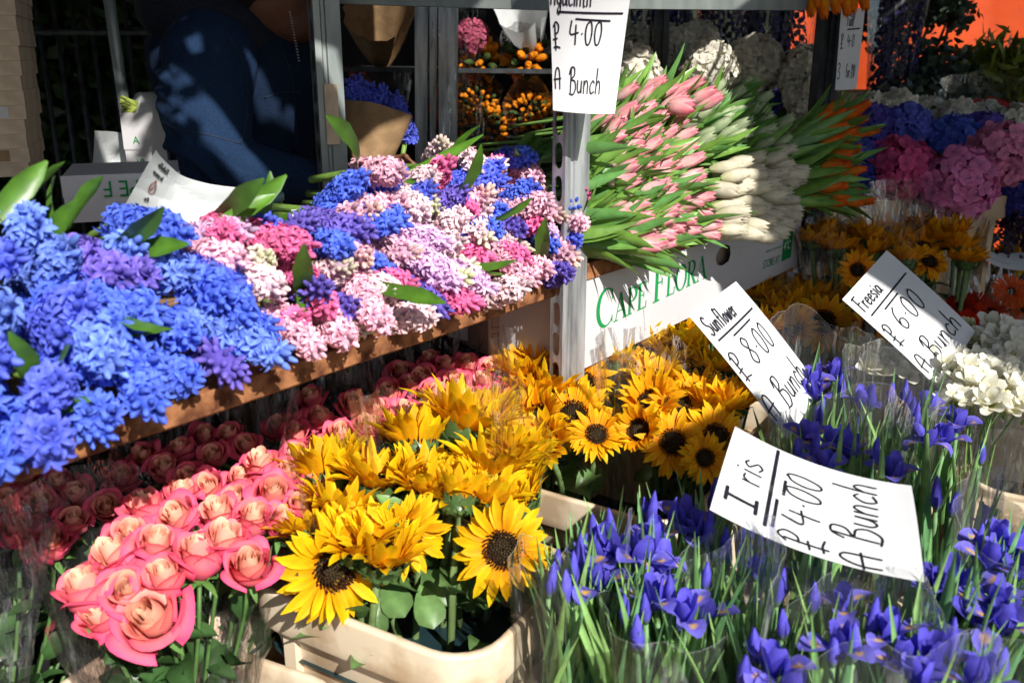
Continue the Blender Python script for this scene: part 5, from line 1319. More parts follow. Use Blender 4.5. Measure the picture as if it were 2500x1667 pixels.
# ------------------------------------------------------------------ behind the shelf, left
# stack of cardboard trays at the left edge
o0 = P(75, 430, 1.62); o1 = P(38, 0, 1.62)
ty = nrm((P(118, 430, 1.86) - o0) * np.array([1, 1, 0])); tx = np.array([ty[1], -ty[0], 0])
for i in range(13):
    q = i / 12.0
    p = lerp(o0, o1, q); h = (o1[2] - o0[2]) / 12
    t = thing('cardboard_tray', '%s cardboard tray of the tall stack at the left edge' % ('lowest', 'second lowest', 'third lowest', 'fourth lowest', 'fifth lowest', 'sixth lowest', 'middle', 'sixth highest', 'fifth highest', 'fourth highest', 'third highest', 'second highest', 'topmost')[i], 'tray', p, 'stacked cardboard trays')
    Rm = (np.stack([tx, ty, UP], 1), p + tx * U(-.0018, .0018))
    mb = MB(); hh = h * .985
    mb.box(-.34, 0, 0, .004, 0, hh, (1, 1, 1), 0, Rm); part('front_wall', mb, CARD, t)
    mb = MB(); mb.box(-.004, -.0001, .0041, .24, 0, hh, (1, 1, 1), 0, Rm); part('side_wall', mb, CARD, t)
    mb = MB(); mb.box(-.34, -.0042, .0042, .24, 0, .004, (1, 1, 1), 0, Rm); part('base', mb, CARD, t)
    if i % 3 == 1:
        mb = MB(); x = U(-.09, -.05); mb.box(x, x + U(.02, .035), -.0012, -.0004, hh * .1, hh * .9, (1, 1, 1), 0, Rm); part('tape', mb, KRAFT if i % 2 else CARDW, t)
mb = MB(); mb.tube([P(330, 460, 1.95), P(295, 200, 1.93), P(262, -30, 1.92)], .0115, 10); mesh_thing('steel_pole', mb, GALV_D, 'thin grey steel pole left of the person', 'pole', None, True)
# boxes and paper between trays and person
def carton(name, label, o, w, d, h, mat, rot=0.0, tilt=0.0, cat='box'):
    t = thing(name, label, cat, o); Rm = frame(UP * math.cos(tilt) + RT * math.sin(tilt), 0)
    x = nrm(RT * math.cos(rot) + FW * math.sin(rot)); y = nrm(FW * math.cos(rot) - RT * math.sin(rot)); M = (np.stack([x, y, UP], 1), np.asarray(o))
    mb = MB(); mb.box(0, w, 0, d, 0, h, (1, 1, 1), 0, M); part('body', mb, mat, t)
    mb = MB(); mb.box(-.001, w + .001, -.002, -.0005, h * .55, h + .002, (1, 1, 1), 0, M); part('flap', mb, mat, t)
    return t, x, M
CARDG = mat_solid('grey_card', (.30, .30, .32), .8, 0, .2, .08)
t, x, M = carton('cut_carton', 'white carton with upside down green letters behind the blue hyacinths', P(165, 545, 1.40), .17, .2, .07, CARDW, .35)
text(t, 'CAPE F', M[1] + x * .155 + UP * .062 - FW * .004, -x, -UP, .036, GREENINK, 'lettering', .9)
# crumpled printed paper sheet
def crumple(name, label, corners, F, seed, mat, n=22, amp=.03):
    r_ = random.Random(seed); a, b, c, d = [np.asarray(q) for q in corners]
    t = thing(name, label, 'paper', a)
    ridg = [(r_.uniform(0, 1), r_.uniform(0, 1), r_.uniform(0, 6.28), r_.uniform(.3, 1)) for _ in range(14)]
    N_ = nrm(np.cross(b - a, d - a))
    def S(x, y, l=0.0):
        p = (1 - x) * (1 - y) * a + x * (1 - y) * b + x * y * c + (1 - x) * y * d; h = 0
        for cx, cy, an, k in ridg:
            e = (x - cx) * math.cos(an) + (y - cy) * math.sin(an); h += k * (abs(e) - .25) * (.6 + .4 * math.sin(an * 3 + e * 6))
        return p + N_ * (h * amp * .45 + l)
    mb = MB(); mb.grid(np.array([[S(i / (n - 1), j / (n - 1)) for i in range(n)] for j in range(n)])); part('sheet', mb, mat, t)
    return t, S
crumple('crumpled_paper', 'crumpled pale wrapping paper standing left of the person', (P(228, 470, 1.98), P(325, 470, 2.0), P(330, 330, 2.02), P(240, 312, 1.98)), 0, 21, WRAP, 16, .06)
t, x, M = carton('small_white_carton', 'small white carton with green mark beside the person', P(318, 470, 1.92), .09, .12, .16, CARDW, -.1)
text(t, 'A', M[1] + x * .02 + UP * .10 - FW * .003, x, UP, .022, GREENINK); text(t, '19', M[1] + x * .02 + UP * .055 - FW * .003, x, UP, .022, GREENINK)
t = thing('wrapped_greenery', 'bundle of green stems in white paper left of the person', 'bundle', P(335, 300, 1.94))
mb = MB(); mb.tube([P(330, 262, 1.94), P(350, 268, 1.95), P(420, 275, 1.98)], [.032, .036, .045], 10); part('paper', mb, WRAP, t, True)
for i in range(14):
    mb = MB(); mb.tube([P(345, 262 + U(-14, 14), 1.935), P(300 + U(-8, 8), 262 + U(-30, 34), 1.92)], [.004, .0022], 5, np.array([.28, .34, .06]) * U(.7, 1.2)); part('stem', mb, STEM, t, True)
t, S = crumple('printed_paper', 'crumpled white printed wrapping paper behind the blue hyacinths', (P(250, 590, 1.28), P(600, 590, 1.40), P(585, 500, 1.48), P(345, 415, 1.36)), 0, 5, WRAP, 30, .13)
def onS(x0, y0, sx, sy): return lambda x, y, l=0.0: S(x0 + x * sx, y0 + y * sy, l + .0015)
for s, x, y, h, m in (('lu  1300s79', .0, .88, .05, INK), ('n rwi n nl', .02, .80, .05, INK)):
    pass
mb = MB(); f_ = lambda x, y, l=0: S(.03 + x, .0 + y, .002 + l)
for s, x, y, h, xs in (('o13o0s13', .06, .90, .055, .55), ('nrwin.nl', .05, .80, .055, .55), ('n4', .09, .48, .06, .6), ('8o8', .30, .12, .09, .7), ('A8', .58, .30, .09, .7)): write(mb, s, x, y, h, .010, f_, xs, .0, .001)
part('print', mb, INK, t)
mb = MB(); ribbon(mb, [(.11 + .030 * math.cos(a), .66 + .065 * math.sin(a)) for a in np.linspace(0, 6.28, 12)], .010, f_, .001); ribbon(mb, [(.095, .62), (.11, .67), (.125, .70)], .012, f_, .0011); ribbon(mb, [(.10, .73), (.11, .76), (.12, .73)], .01, f_, .0011); part('emblem', mb, REDINK, t)
t, S = crumple('printed_paper', 'small scrap of printed paper under the left post among hyacinths', (P(720, 560, 1.33), P(850, 545, 1.40), P(850, 500, 1.42), P(710, 515, 1.36)), 0, 9, WRAP, 10, .006)
mb = MB(); write(mb, '...r.nlo..nll', .25, .68, .16, .02, lambda x, y, l=0: S(x, y, .001 + l), .45); part('print', mb, INK, t)
# dark tub
t = thing('plastic_tub', 'dark teal plastic tub behind the pink hyacinths', 'tub', P(632, 560, 1.50)); c = P(632, 474, 1.50); mb = MB()
th = np.linspace(0, 2 * math.pi, 28, endpoint=False)
mb.grid(np.array([[c + np.array([r * math.cos(a), r * math.sin(a), z]) for a in th] for r, z in ((.030, -.10), (.037, -.012), (.040, -.010), (.040, .0), (.038, .001), (.036, -.001), (.034, -.06), (.001, -.061))]), (1, 1, 1), 0, True); part('shell', mb, TEAL, t, True)

# ------------------------------------------------------------------ the person behind the shelf
def remesh(mb, vox, name, mat, smooth_it=6, tex=None):
    me = mb.mesh(name + '_src', mat); o = bpy.data.objects.new(name + '_src', me); COL.objects.link(o)
    m = o.modifiers.new('r', 'REMESH'); m.mode = 'VOXEL'; m.voxel_size = vox; m.use_smooth_shade = True
    s = o.modifiers.new('s', 'SMOOTH'); s.iterations = smooth_it; s.factor = .5
    dg = bpy.context.evaluated_depsgraph_get(); dg.update()
    out = bpy.data.meshes.new_from_object(o.evaluated_get(dg)); bpy.data.objects.remove(o); bpy.data.meshes.remove(me)
    if tex is not None:
        co = np.empty(len(out.vertices) * 3, np.float32); out.vertices.foreach_get('co', co); co = co.reshape(-1, 3); no = np.array([v.normal[:] for v in out.vertices])
        co += (no * tex(co)[:, None]).astype(np.float32); out.vertices.foreach_set('co', co.ravel())
    if not out.materials: out.materials.append(mat)
    out.polygons.foreach_set('use_smooth', [True] * len(out.polygons)); out.update()
    return out
PF = 2.0
pc = P(560, 250, PF)
per = thing('person', 'person in a dark navy jacket bending forward behind the hyacinth shelf', 'person', (pc[0], pc[1], .12))
px_ = PF / FPX
def Q(x, y, f=0.0): return P(x + 25, y, PF + f) - rel(per)      # picture position + depth offset, in the person's own frame
fdir = RT
# body: head, neck, hands, legs (skin and trousers below the table are never seen)
bd = MB()
def limb(mb, pts, rad, n=12): mb.tube(np.array(pts), np.array(rad), n)
def ball(mb, c, r, sx=1, sy=1, sz=1):
    th = np.linspace(0, 2 * math.pi, 14, endpoint=False); G = np.array([[np.asarray(c) + r * (RT * sx * math.sin(a) * math.cos(t) + FW * sy * math.sin(a) * math.sin(t) + UP * sz * math.cos(a)) for t in th] for a in np.linspace(.01, math.pi - .01, 10)]); mb.grid(G, (1, 1, 1), 0, True)
hd = Q(640, -45, -.02)
ball(bd, hd, .10, 1.0, .80, 1.18); ball(bd, hd + RT * .035 - UP * .075, .062, 1, .85, .75); ball(bd, hd + RT * .10 - UP * .02, .018, 1.2, .8, 1.1)
ball(bd, hd - RT * .01 - FW * .08, .026, .7, .5, 1.2); ball(bd, hd - RT * .01 + FW * .08, .026, .7, .5, 1.2)
ball(bd, hd + RT * .092 - UP * .062, .02, .8, 1.3, .5)
limb(bd, [Q(570, 90, .02), Q(630, 30, .0), hd - UP * .05 - RT * .02], [.070, .064, .062])
def hand(mb, wrist, dirn, spread, up, s=1.0):
    dirn, spread, up = nrm(dirn), nrm(spread), nrm(up)
    limb(mb, [wrist, wrist + dirn * .03 * s], [.026 * s, .032 * s]); ball(mb, wrist + dirn * .05 * s, .040 * s, 1, 1, .75)
    for i, (o_, L) in enumerate(((-.030, .068), (-.010, .078), (.011, .073), (.031, .058))):
        b = wrist + dirn * .078 * s + spread * o_ * s
        limb(mb, [b - dirn * .02 * s, b + dirn * L * .4 * s - up * .004 * s, b + dirn * L * .75 * s - up * .022 * s, b + dirn * L * .85 * s - up * .046 * s], [.0100 * s, .0095 * s, .0088 * s, .0075 * s], 8)
    b = wrist + dirn * .03 * s - spread * .036 * s
    limb(mb, [b, b + dirn * .028 * s - spread * .026 * s, b + dirn * .058 * s - spread * .030 * s - up * .016 * s], [.0125 * s, .011 * s, .009 * s], 8)
wr = Q(845, 452, -.12)
hand(bd, wr, RT * .9 + UP * .25, UP * .8 - RT * .2, FW, .95)
limb(bd, [Q(760, 460, -.10), wr], [.030, .025])
limb(bd, [Q(600, 60, .02), Q(580, 200, .03), Q(560, 420, .05), Q(550, 700, .06)], [.07, .12, .12, .12])
limb(bd, [Q(480, 130, -.07), Q(530, 420, -.10), Q(760, 460, -.10)], [.06, .05, .03])
limb(bd, [Q(560, 130, .22), Q(610, 430, .25), Q(790, 470, .15)], [.06, .05, .03])
for s_ in (-1, 1): limb(bd, [Q(550, 700, .06 + .07 * s_), np.array(Q(560, 700, .06 + .08 * s_)) * np.array([1, 1, 0]) + UP * .50, np.array(Q(550, 700, .06 + .08 * s_)) * np.array([1, 1, 0]) + UP * .06], [.10, .07, .045])
for s_ in (-1, 1): limb(bd, [np.array(Q(530, 700, .06 + .08 * s_)) * np.array([1, 1, 0]) + UP * .04, np.array(Q(730, 700, .06 + .08 * s_)) * np.array([1, 1, 0]) + UP * .025], [.045, .03])
hand(bd, Q(800, 470, .14), RT * .8 - FW * .4, UP * .8 - RT * .2, FW, .95)
link('body', remesh(bd, .006, 'body', SKIN, 5), per)
# jacket
jk = MB()
limb(jk, [Q(560, 30, .06), Q(560, 120, .06), Q(562, 260, .06), Q(560, 420, .06), Q(555, 640, .06)], [.10, .160, .172, .165, .165], 18)
ball(jk, Q(648, 240, .02), .125, .75, 1.0, 1.5); ball(jk, Q(470, 150, .05), .12, .9, 1.2, 1.0)
limb(jk, [Q(560, 120, .20), Q(600, 300, .24), Q(650, 420, .23), Q(790, 468, .15)], [.10, .095, .08, .045], 14)
sv = MB()
limb(sv, [Q(505, 95, -.07), Q(490, 135, -.10), Q(476, 230, -.15), Q(496, 340, -.19), Q(520, 392, -.205), Q(560, 418, -.20), Q(650, 432, -.17), Q(770, 450, -.12)], [.082, .094, .090, .080, .074, .066, .058, .044], 18)
def folds(co):
    w = co + np.array(rel(per)); h = np.zeros(len(w)); r0 = w @ RT; f0 = w @ FW; z0 = w[:, 2]
    rr = np.random.RandomState(3)
    for k in range(16):
        d = rr.normal(size=3); d /= np.linalg.norm(d); fr = rr.uniform(18, 60)
        h += np.sin(fr * (r0 * d[0] * .6 + f0 * d[1] * .5 + z0 * d[2] * 1.4) + rr.uniform(0, 6)) * .0016 * (30 / fr)
    el = np.exp(-((r0 - (Q(540, 390) + rel(per)) @ RT) ** 2 + (z0 - (Q(540, 390) + rel(per))[2]) ** 2) / .007)
    h += el * .008 * np.abs(np.sin(85 * (r0 * .65 + z0 * .9)))
    return h
def creases(co):
    w = co + np.array(rel(per)); r0 = w @ RT; z0 = w[:, 2]; h = folds(co) * .8
    rr = np.random.RandomState(8)
    def fold(x, y, ang, L0, wd, amp):
        c = Q(x, y) + rel(per); e = (r0 - c @ RT) * -math.sin(ang) + (z0 - c[2]) * math.cos(ang); t = (r0 - c @ RT) * math.cos(ang) + (z0 - c[2]) * math.sin(ang)
        return amp * np.exp(-((e + 6 * t * t) / wd) ** 2 - (t / L0) ** 2)
    for k in range(7): h += fold(560 - 14 * k, 330 + 17 * k, R(-38 + 6 * k), .07, .0085, .014 * (1 if k % 2 else -.6))      # bend of the elbow
    for k in range(6): h += fold(470 + 12 * k, 180 + 24 * k, R(-52 + rr.uniform(-8, 8)), .08, .012, .011 * (1 if k % 2 else -.7))    # down the upper arm
    for k in range(5): h += fold(600 + 30 * k, 425 + 6 * k, R(75 + rr.uniform(-15, 15)), .03, .006, .004)
    h += fold(500, 372, R(-12), .10, .004, -.004)
    return h
link('jacket', remesh(jk, .0055, 'jacket', NAVY_SHADE, 6, folds), per)
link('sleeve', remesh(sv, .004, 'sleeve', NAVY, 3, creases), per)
hdm = MB()
G = []
for i, a in enumerate(np.linspace(0, 2 * math.pi, 26, endpoint=False)):
    c_ = Q(530, 52, .05) + RT * .130 * math.cos(a) + FW * .13 * math.sin(a) + UP * (-.050 * math.cos(a) + .0)
    out_ = nrm(RT * math.cos(a) + FW * math.sin(a)); rr_ = .042 + .014 * max(0, -math.cos(a))
    G.append([c_ + out_ * rr_ * math.cos(t) + UP * rr_ * 1.5 * math.sin(t) for t in np.linspace(0, 2 * math.pi, 12, endpoint=False)])
G.append(G[0]); hdm.grid(np.array(G), (1, 1, 1), 0, True)
link('hood', remesh(hdm, .006, 'hood', NAVYD, 6, folds), per)
zp = MB()
for i in range(18): p = Q(683 + i * 1.3, 30 + 7 * i, -.118 + .0015 * i); zp.box(-.0018, .0018, -.0015, .0015, -.0011, .0011, (1, 1, 1), 0, (np.stack([RT, FW, UP], 1), p))
link('zip', zp.mesh('zip', GALV_D, False), per)
from mathutils.bvhtree import BVHTree
kids = {c.name.split('.')[0]: c for c in per.children}; bvv, bvf = [], []
for k in ('jacket', 'sleeve'):
    o_ = len(bvv); bvv += [tuple(np.array(v.co[:]) + rel(per)) for v in kids[k].data.vertices]; bvf += [tuple(i + o_ for i in p.vertices) for p in kids[k].data.polygons]
bvh = BVHTree.FromPolygons(bvv, bvf)
SEAM = mat_solid('seam_thread', (.016, .026, .048), .8, 0, .2, .1)
for path in ([(560, 95), (590, 140), (604, 210), (602, 290), (588, 350)], [(395, 296), (440, 318), (510, 330), (590, 352)], [(645, 240), (690, 226), (735, 228)], [(690, 130), (712, 190), (722, 300), (720, 420)], [(385, 200), (372, 280), (372, 380), (378, 440)]):
    pts = []
    for x, y in smooth_path(path, 5):
        h_ = bvh.ray_cast(Vector((0, 0, CAMZ)), Vector(ray(x, y)).normalized())
        if h_[0] is not None: pts.append(np.array(h_[0]) - np.array(h_[1]) * 0)
    if len(pts) > 3: mb = MB(); mb.tube(np.array(pts), .0017, 5); part('seam', mb, SEAM, per, True)
hr = MB(); ball(hr, hd + UP * .025 - RT * .018, .108, 1.0, .84, 1.08); link('hair', hr.mesh('hair', HAIR), per)

# ------------------------------------------------------------------ paper cone of blue hyacinths
t = thing('hyacinth_bouquet', 'blue hyacinths in a brown paper cone right of the left post', 'bouquet', P(900, 480, 1.95))
a, b = P(890, 480, 1.92), P(920, 268, 1.98); axis = nrm(b - a); Rm = frame(axis); mb = MB(); G = []
for i in range(10):
    q = i / 9
    G.append([a + axis * np.linalg.norm(b - a) * (q + .05 * q * math.sin(t_ * 1 + 2.2)) + Rm @ np.array([math.cos(t_), math.sin(t_), 0]) * ((.018 + .058 * q) * (1 + .05 * math.sin(5 * t_ + q * 4))) for t_ in np.linspace(0, 2 * math.pi, 30)])
mb.grid(np.array(G)); part('paper_cone', mb, KRAFT, t, True)
for px, py, s in ((875, 190, 1.05), (900, 205, 1.0), (935, 212, 1.0), (960, 228, .95), (925, 240, .95)): flower('hyacinth', t, P(px, py, 1.95 + U(-.02, .03)), ax(U(-.3, .4), .35, 1), s * .95, rng.choice(HY['open']), a, np.array(HC['blue2']) * .9, 0)

# ------------------------------------------------------------------ back shelves seen between the posts
t = thing('aluminium_upright', 'pale aluminium display upright in the dark middle background', 'post', P(1060, 480, 2.5))
for x0, x1, f in ((1012, 1045, 2.5), (1048, 1066, 2.52), (1070, 1118, 2.5)):
    a, b, c, d = P(x0, -60, f), P(x1, -60, f), P(x1 - 4, 480, f), P(x0 + 2, 480, f)
    mb = MB(); V = [a, b, c, d] + [q + FW * .03 for q in (a, b, c, d)]; mb.add(V, [(0, 1, 2, 3), (0, 4, 5, 1), (1, 5, 6, 2), (3, 7, 4, 0)]); part('profile', mb, GALV, t)
mb = MB(); G = np.array([[P(1050 + 130 * i / 8 + 6 * math.sin(j), -40 + 520 * j / 10, 2.42 + .02 * math.sin(i * 1.3 + j)) for i in range(9)] for j in range(11)]); mb.grid(G)
mesh_thing('plastic_film', mb, FILM, 'clear plastic film hanging over the aluminium upright', 'film', None, True)
for lab, y, z in (('upper dark shelf with orange flowers in the background', 168, 0), ('lower dark shelf with wrapped orange flowers in the background', 345, 0), ('lowest dark shelf in the middle background', 480, 0)):
    a = P(830, y - 4, 3.05); b = P(1400, y + 2, 3.05); mb = MB(); mb.add([a, b, b + FW * .5, a + FW * .5, a - UP * .014, b - UP * .014, b + FW * .5 - UP * .014, a + FW * .5 - UP * .014], [(0, 1, 2, 3), (7, 6, 5, 4), (0, 4, 5, 1), (1, 5, 6, 2), (2, 6, 7, 3), (3, 7, 4, 0)])
    mesh_thing('display_shelf', mb, DARKSTEEL, lab, 'shelf')
mb = MB(); a, b = P(820, -80, 3.7), P(1420, -80, 3.7); mb.add([a, b, b - UP * 1.9, a - UP * 1.9, a + FW * .05, b + FW * .05, b + FW * .05 - UP * 1.9, a + FW * .05 - UP * 1.9], [(0, 1, 2, 3), (7, 6, 5, 4), (0, 4, 5, 1), (1, 5, 6, 2), (2, 6, 7, 3), (3, 7, 4, 0)]); mesh_thing('back_panel', mb, BLACK, 'black panel behind the orange flowers', 'panel')
def posy_mesh(seed, n, Rr, ru):
    r_ = random.Random(seed); mb = MB()
    for i in range(n):
        ph = math.acos(1 - 1.1 * (i + .5) / n); az = i * 2.39996
        d = np.array([math.sin(ph) * math.cos(az), math.sin(ph) * math.sin(az), math.cos(ph)]); c = d * Rr * r_.uniform(.85, 1.1); g = r_.random() < .3
        col = np.array([.07, .11, .03]) if g else np.array([.95, .33, .012]) * r_.uniform(.7, 1.05)
        for q in range(3):
            dd = nrm(d + np.array([r_.uniform(-.5, .5) for _ in range(3)])); ellipsoid(mb, c - dd * ru, dd, ru * 2.2, ru * .62, 6, 5, col * .7, col)
    return mb.mesh('posy', SOFT)
POSY = [posy_mesh(s, 60, .07, .011) for s in (1, 2)] + [posy_mesh(s, 26, .06, .018) for s in (3, 4)]
for i, (px, py, w, m, lab) in enumerate(((1170, 130, 110, 2, 'of bright orange flowers on the upper dark shelf, left'), (1285, 128, 120, 3, 'of bright orange flowers on the upper dark shelf, right'), (1165, 235, 100, 0, 'of small orange flowers, upper left on the lower dark shelf'), (1290, 265, 110, 1, 'of small orange flowers, right on the lower dark shelf'), (1180, 300, 120, 1, 'of small orange flowers, bottom centre on the lower dark shelf'), (1125, 280, 90, 0, 'of small orange flowers, left edge of the lower dark shelf'), (1330, 300, 100, 0, 'of small orange flowers, far right behind the middle post'))):
    p = P(px, py + 20, 3.15); t = thing('orange_posy', 'wrapped bunch ' + lab, 'flowers', p - UP * .1, 'orange bunches in the background')
    link('blooms', POSY[m], t, m4(frame(ax(U(-.3, .3), .7, .6)), p - rel(t), w / FPX * 3.15 / .15), (1, 1, 1))
    sleeve(t, p + FW * .15 - UP * .08, p - FW * .06 + UP * .04, .03, .085, FILM, 400 + i, 8, 24, .5, 1.0, .02)
for lab, px, py, w, col in (('pink flower head beside the aluminium upright in the background', 1150, 88, 80, (.50, .10, .18)),):
    p = P(px, py, 3.1); t = thing('pink_bloom', lab, 'flower', p - UP * .1); link('blooms', MOP[0], t, m4(frame(ax(0, 1, .3)), p - rel(t), w / FPX * 3.1 / .165), col)
for i, (lab, a, b, r, mt) in enumerate((('pale paper cone upper right on the back shelf', P(1300, 140, 3.2), P(1270, 20, 3.05), .085, WRAP), ('brown paper cone upper left behind the blue bouquet', P(930, 160, 3.2), P(930, 30, 3.0), .11, KRAFT), ('clear wrapped bundle left of the aluminium upright', P(960, 340, 3.2), P(930, 190, 3.05), .10, FILM))):
    t = thing('paper_cone', lab, 'paper cone', a); sleeve(t, a, b, .02, r, mt, 500 + i, 8, 26, .3, .8, .02, 'paper')

# ------------------------------------------------------------------ background right: delphiniums, foliage, orange sheet
def delph_mesh(seed, hue):
    r_ = random.Random(seed); mb = MB(); N = 110; L = .50
    mb.tube([(0, 0, 0), (0, 0, L)], [.004, .002], 5, (.1, .16, .06))
    for i in range(N):
        h = i / N; z = L * h; az = i * 2.39996; rr = .034 * (1 - .65 * h); d = np.array([math.cos(az), math.sin(az), .2])
        c = d * rr + np.array([0, 0, z]); Rm = frame(nrm(d), r_.uniform(0, 6)); cc = np.array(hue) * r_.uniform(.5, 1.4)
        for q in range(4): mb.grid(rotz(blade(.014 * (1 - .4 * h), .007, sh_round, R(60), R(25), 0, 3, 3, 0, 0, 0, r_), q * 1.57) @ Rm.T + c, cc)
    return mb.mesh('delphinium_spike', SOFT)
DEL = [delph_mesh(1, (.035, .045, .22)), delph_mesh(2, (.06, .07, .32)), delph_mesh(3, (.03, .025, .12))]
for i, (px, lab) in enumerate(((1560, 'left, behind the white hydrangeas'), (1660, 'second from the left behind the white hydrangeas'), (1760, 'in the middle behind the white hydrangeas'), (1850, 'right, behind the white hydrangeas'), (1930, 'rightmost before the dark post'), (2165, 'right of the tulip sign, in a tan bucket'))):
    F = 3.5; b0 = P(px, 230, F) - UP * .15
    t = thing('delphinium_bunch', 'sleeved bunch of dark blue delphiniums ' + lab, 'delphiniums', b0, 'delphinium bunches at the back')
    for k in range(6):
        o = np.array([U(-.06, .06), U(-.06, .06), U(-.04, .04)])
        link('delphinium', DEL[2] if px > 2000 else rng.choice(DEL), t, m4(frame(nrm((U(-.12, .12), U(-.12, .12), 1)), U(0, 6)), o + UP * .05, 1.05), [U(.8, 1.2)] * 3)
    sleeve(t, b0, b0 + UP * .62, .06, .11, FILMI, 600 + i, 8, 26, .2, 1, .03)
t = thing('tarpaulin', 'orange tarpaulin hanging at the back right', 'tarpaulin', P(2250, 400, 5.2)); mb = MB()
mb.grid(np.array([[P(1900 + 60 * i, -250 + 60 * j, 5.2) + FW * (.05 * math.sin(i * .9) + .03 * math.sin(i * 2.3 + j * .4)) for i in range(18)] for j in range(16)])); part('sheet', mb, ORANGE, t, True)
def foliage(name, label, cat, specs, lsize, n, col, seed, lw=.45, base_z=None, vary=.4):
    """leafy plant: leaves as small folded blades through ellipsoid volumes, on woody stems"""
    r_ = random.Random(seed); c0 = np.asarray(specs[0][0]); t = thing(name, label, cat, (c0[0], c0[1], base_z if base_z is not None else max(0, c0[2] - .5)))
    mb = MB(); tot = sum(s[1] * s[2] * s[3] for s in specs)
    for c, a, b, h in specs:
        c = np.asarray(c)
        for i in range(int(n * a * b * h / tot)):
            d = nrm([r_.gauss(0, 1) for _ in range(3)]) * r_.random() ** .45
            p = c + RT * d[0] * a + FW * d[1] * b + UP * d[2] * h + np.array([r_.gauss(0, .02) for _ in range(3)])
            L = lsize * r_.uniform(.6, 1.3); Rm = frame(nrm([r_.gauss(0, 1) for _ in range(3)]), r_.uniform(0, 6))
            G = blade(L, L * lw * .5, sh_oval, R(70), R(30), .25, 3, 3, 0, 0, 0, r_) @ Rm.T + p
            mb.grid(G, np.array(col) * r_.uniform(1 - vary, 1 + vary))
    cr = part('foliage', mb, LEAF, t, True); cr['kind'] = 'stuff'
    for c, a, b, h in specs:
        for k in range(3):
            s0 = np.array([c0[0] + r_.uniform(-.05, .05), c0[1] + r_.uniform(-.05, .05), t.location[2]]); s1 = np.asarray(c) + RT * r_.uniform(-.4, .4) * a + UP * h * .3
            mb = MB(); mb.tube([s0, lerp(s0, s1, .5) + RT * r_.uniform(-.05, .05), s1], [.012, .008, .004], 6); part('stem', mb, BARK, t, True)
    return t
foliage('eucalyptus', 'grey green eucalyptus standing right of the tulip sign', 'foliage', [(P(2275, 200, 3.6), .14, .15, .16), (P(2300, 260, 3.5), .17, .15, .10), (P(2230, 250, 3.4), .08, .12, .10)], .035, 1500, (.06, .095, .065), 11, .8)
foliage('eucalyptus', 'grey green eucalyptus branches at the top against the orange sheet', 'foliage', [(P(2280, 10, 4.0), .15, .12, .10), (P(2165, 30, 4.0), .08, .12, .16), (P(2330, 40, 4.0), .08, .1, .05)], .04, 900, (.055, .085, .055), 12, .8)
foliage('lily_buds', 'yellow green lily stems in bud at the right edge', 'foliage', [(P(2420, 160, 3.7), .16, .15, .08), (P(2480, 190, 3.6), .12, .12, .13)], .085, 620, (.19, .23, .025), 13, .3)
foliage('dark_shrub', 'dark leafy stems below the lily buds at the right edge', 'foliage', [(P(2420, 235, 3.7), .22, .12, .10), (P(2350, 240, 3.9), .2, .12, .10)], .05, 900, (.03, .05, .02), 14, .5)
t = thing('wrapped_bunch', 'red and white flowers in clear wrap behind the far white hydrangeas', 'flowers', P(2400, 300, 3.3))
for px, py in ((2360, 258), (2395, 262), (2430, 256), (2460, 266), (2420, 275), (2375, 280), (2480, 272)): 
    p = P(px, py, 3.3); o_ = link('bloom', GERB[0], t, m4(frame(ax(U(-.3, .3), .6, .8)), p - rel(t), .9), (.60, .07, .05))
sleeve(t, P(2410, 330, 3.3), P(2415, 235, 3.25), .12, .17, FILMI, 640, 8, 30, .3, 1, .02)
# small purple flowers at the right edge below the hydrangeas
foliage('purple_statice', 'dark sprigs with small purple flowers at the right edge', 'flowers', [(P(2480, 520, 2.6), .10, .10, .12), (P(2470, 440, 2.8), .08, .1, .1)], .016, 1500, (.05, .025, .06), 15, .8, None, .8)

foliage('dapple_branch', 'added unseen leafy branch that dapples the light on the person', 'branch', [((.62, .42, 2.62), .16, .40, .06), ((.66, .9, 2.66), .14, .35, .06)], .055, 260, (.05, .10, .02), 77, .7, 2.45)  # added out of view to break the sun on the jacket into dapples
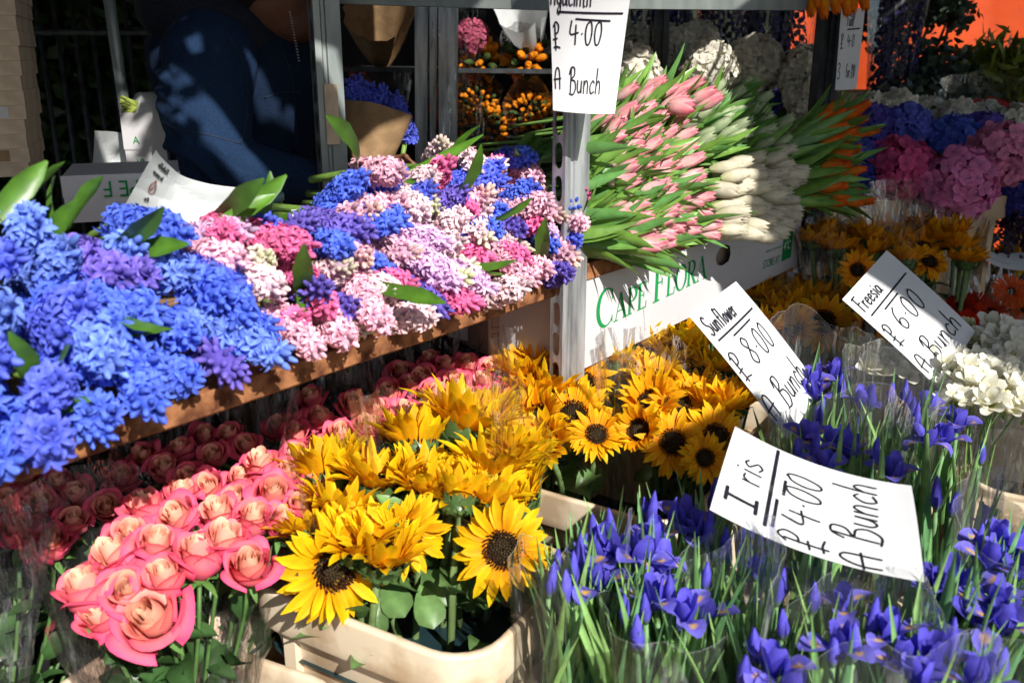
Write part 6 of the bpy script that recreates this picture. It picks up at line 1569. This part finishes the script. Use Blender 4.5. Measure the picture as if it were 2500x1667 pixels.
# ------------------------------------------------------------------ railings and hedge behind the person
fn = thing('iron_railing', 'black iron railing in front of the hedge at the left', 'railing', P(150, 480, 4.3))
for i in range(26):
    x = 20 + 44 * i; a = P(x, -150, 4.3); mb = MB(); mb.tube([np.array([a[0], a[1], .12]), np.array([a[0], a[1], 1.80])], .010, 8); mb.tube([np.array([a[0], a[1], 1.80]), np.array([a[0], a[1], 1.84]), np.array([a[0], a[1], 1.90])], [.010, .018, .002], 8); part('bar', mb, DARKSTEEL, fn, True)
for z in (.30, 1.66):
    a, b = P(-40, 100, 4.3), P(1200, 100, 4.3); mb = MB(); mb.tube([np.array([a[0], a[1], z]), np.array([b[0], b[1], z])], .016, 6); part('rail', mb, DARKSTEEL, fn)
HL = (.035, .07, .018)
for i, (x, y, F, lab) in enumerate(((60, 150, 5.0, 'at the left edge'), (330, 120, 5.2, 'behind the grey pole'), (620, 140, 5.4, 'behind the person'), (900, 120, 5.6, 'behind the left post'), (200, -60, 5.8, 'overhanging at the top left'))):
    c = P(x, y, F); c[2] = 1.15 if i < 4 else 2.0
    foliage('hedge_shrub', 'dark green hedge shrub behind the railing ' + lab, 'shrub', [(c, .75, .45, .95), (c + UP * .5 - FW * .2, .5, .3, .6)], .11, 2200, HL, 30 + i, .6, .0, .6)
mb = MB(); a, b = P(-600, 200, 7.0), P(2600, 200, 8.2); a[2] = 0; b[2] = 0
mb.add([a, b, b + UP * 3.6, a + UP * 3.6, a + FW * .2, b + FW * .2, b + FW * .2 + UP * 3.6, a + FW * .2 + UP * 3.6], [(0, 1, 2, 3), (7, 6, 5, 4), (3, 2, 6, 7), (0, 3, 7, 4), (1, 5, 6, 2)]); mesh_thing('garden_wall', mb, mat_solid('dark_wall', (.02, .024, .016), .9, 0, .1, .4, 4), 'dark garden wall behind the hedge', 'wall')
# added dark backing standing in for the deep shade below the shelves
mb = MB(); mb.box(-.6, 3.4, 1.50, 1.51, .12, 1.10); mesh_thing('dark_backing', mb, BLACK, 'added dark backing for the shade behind the roses below the shelves', 'sheet')
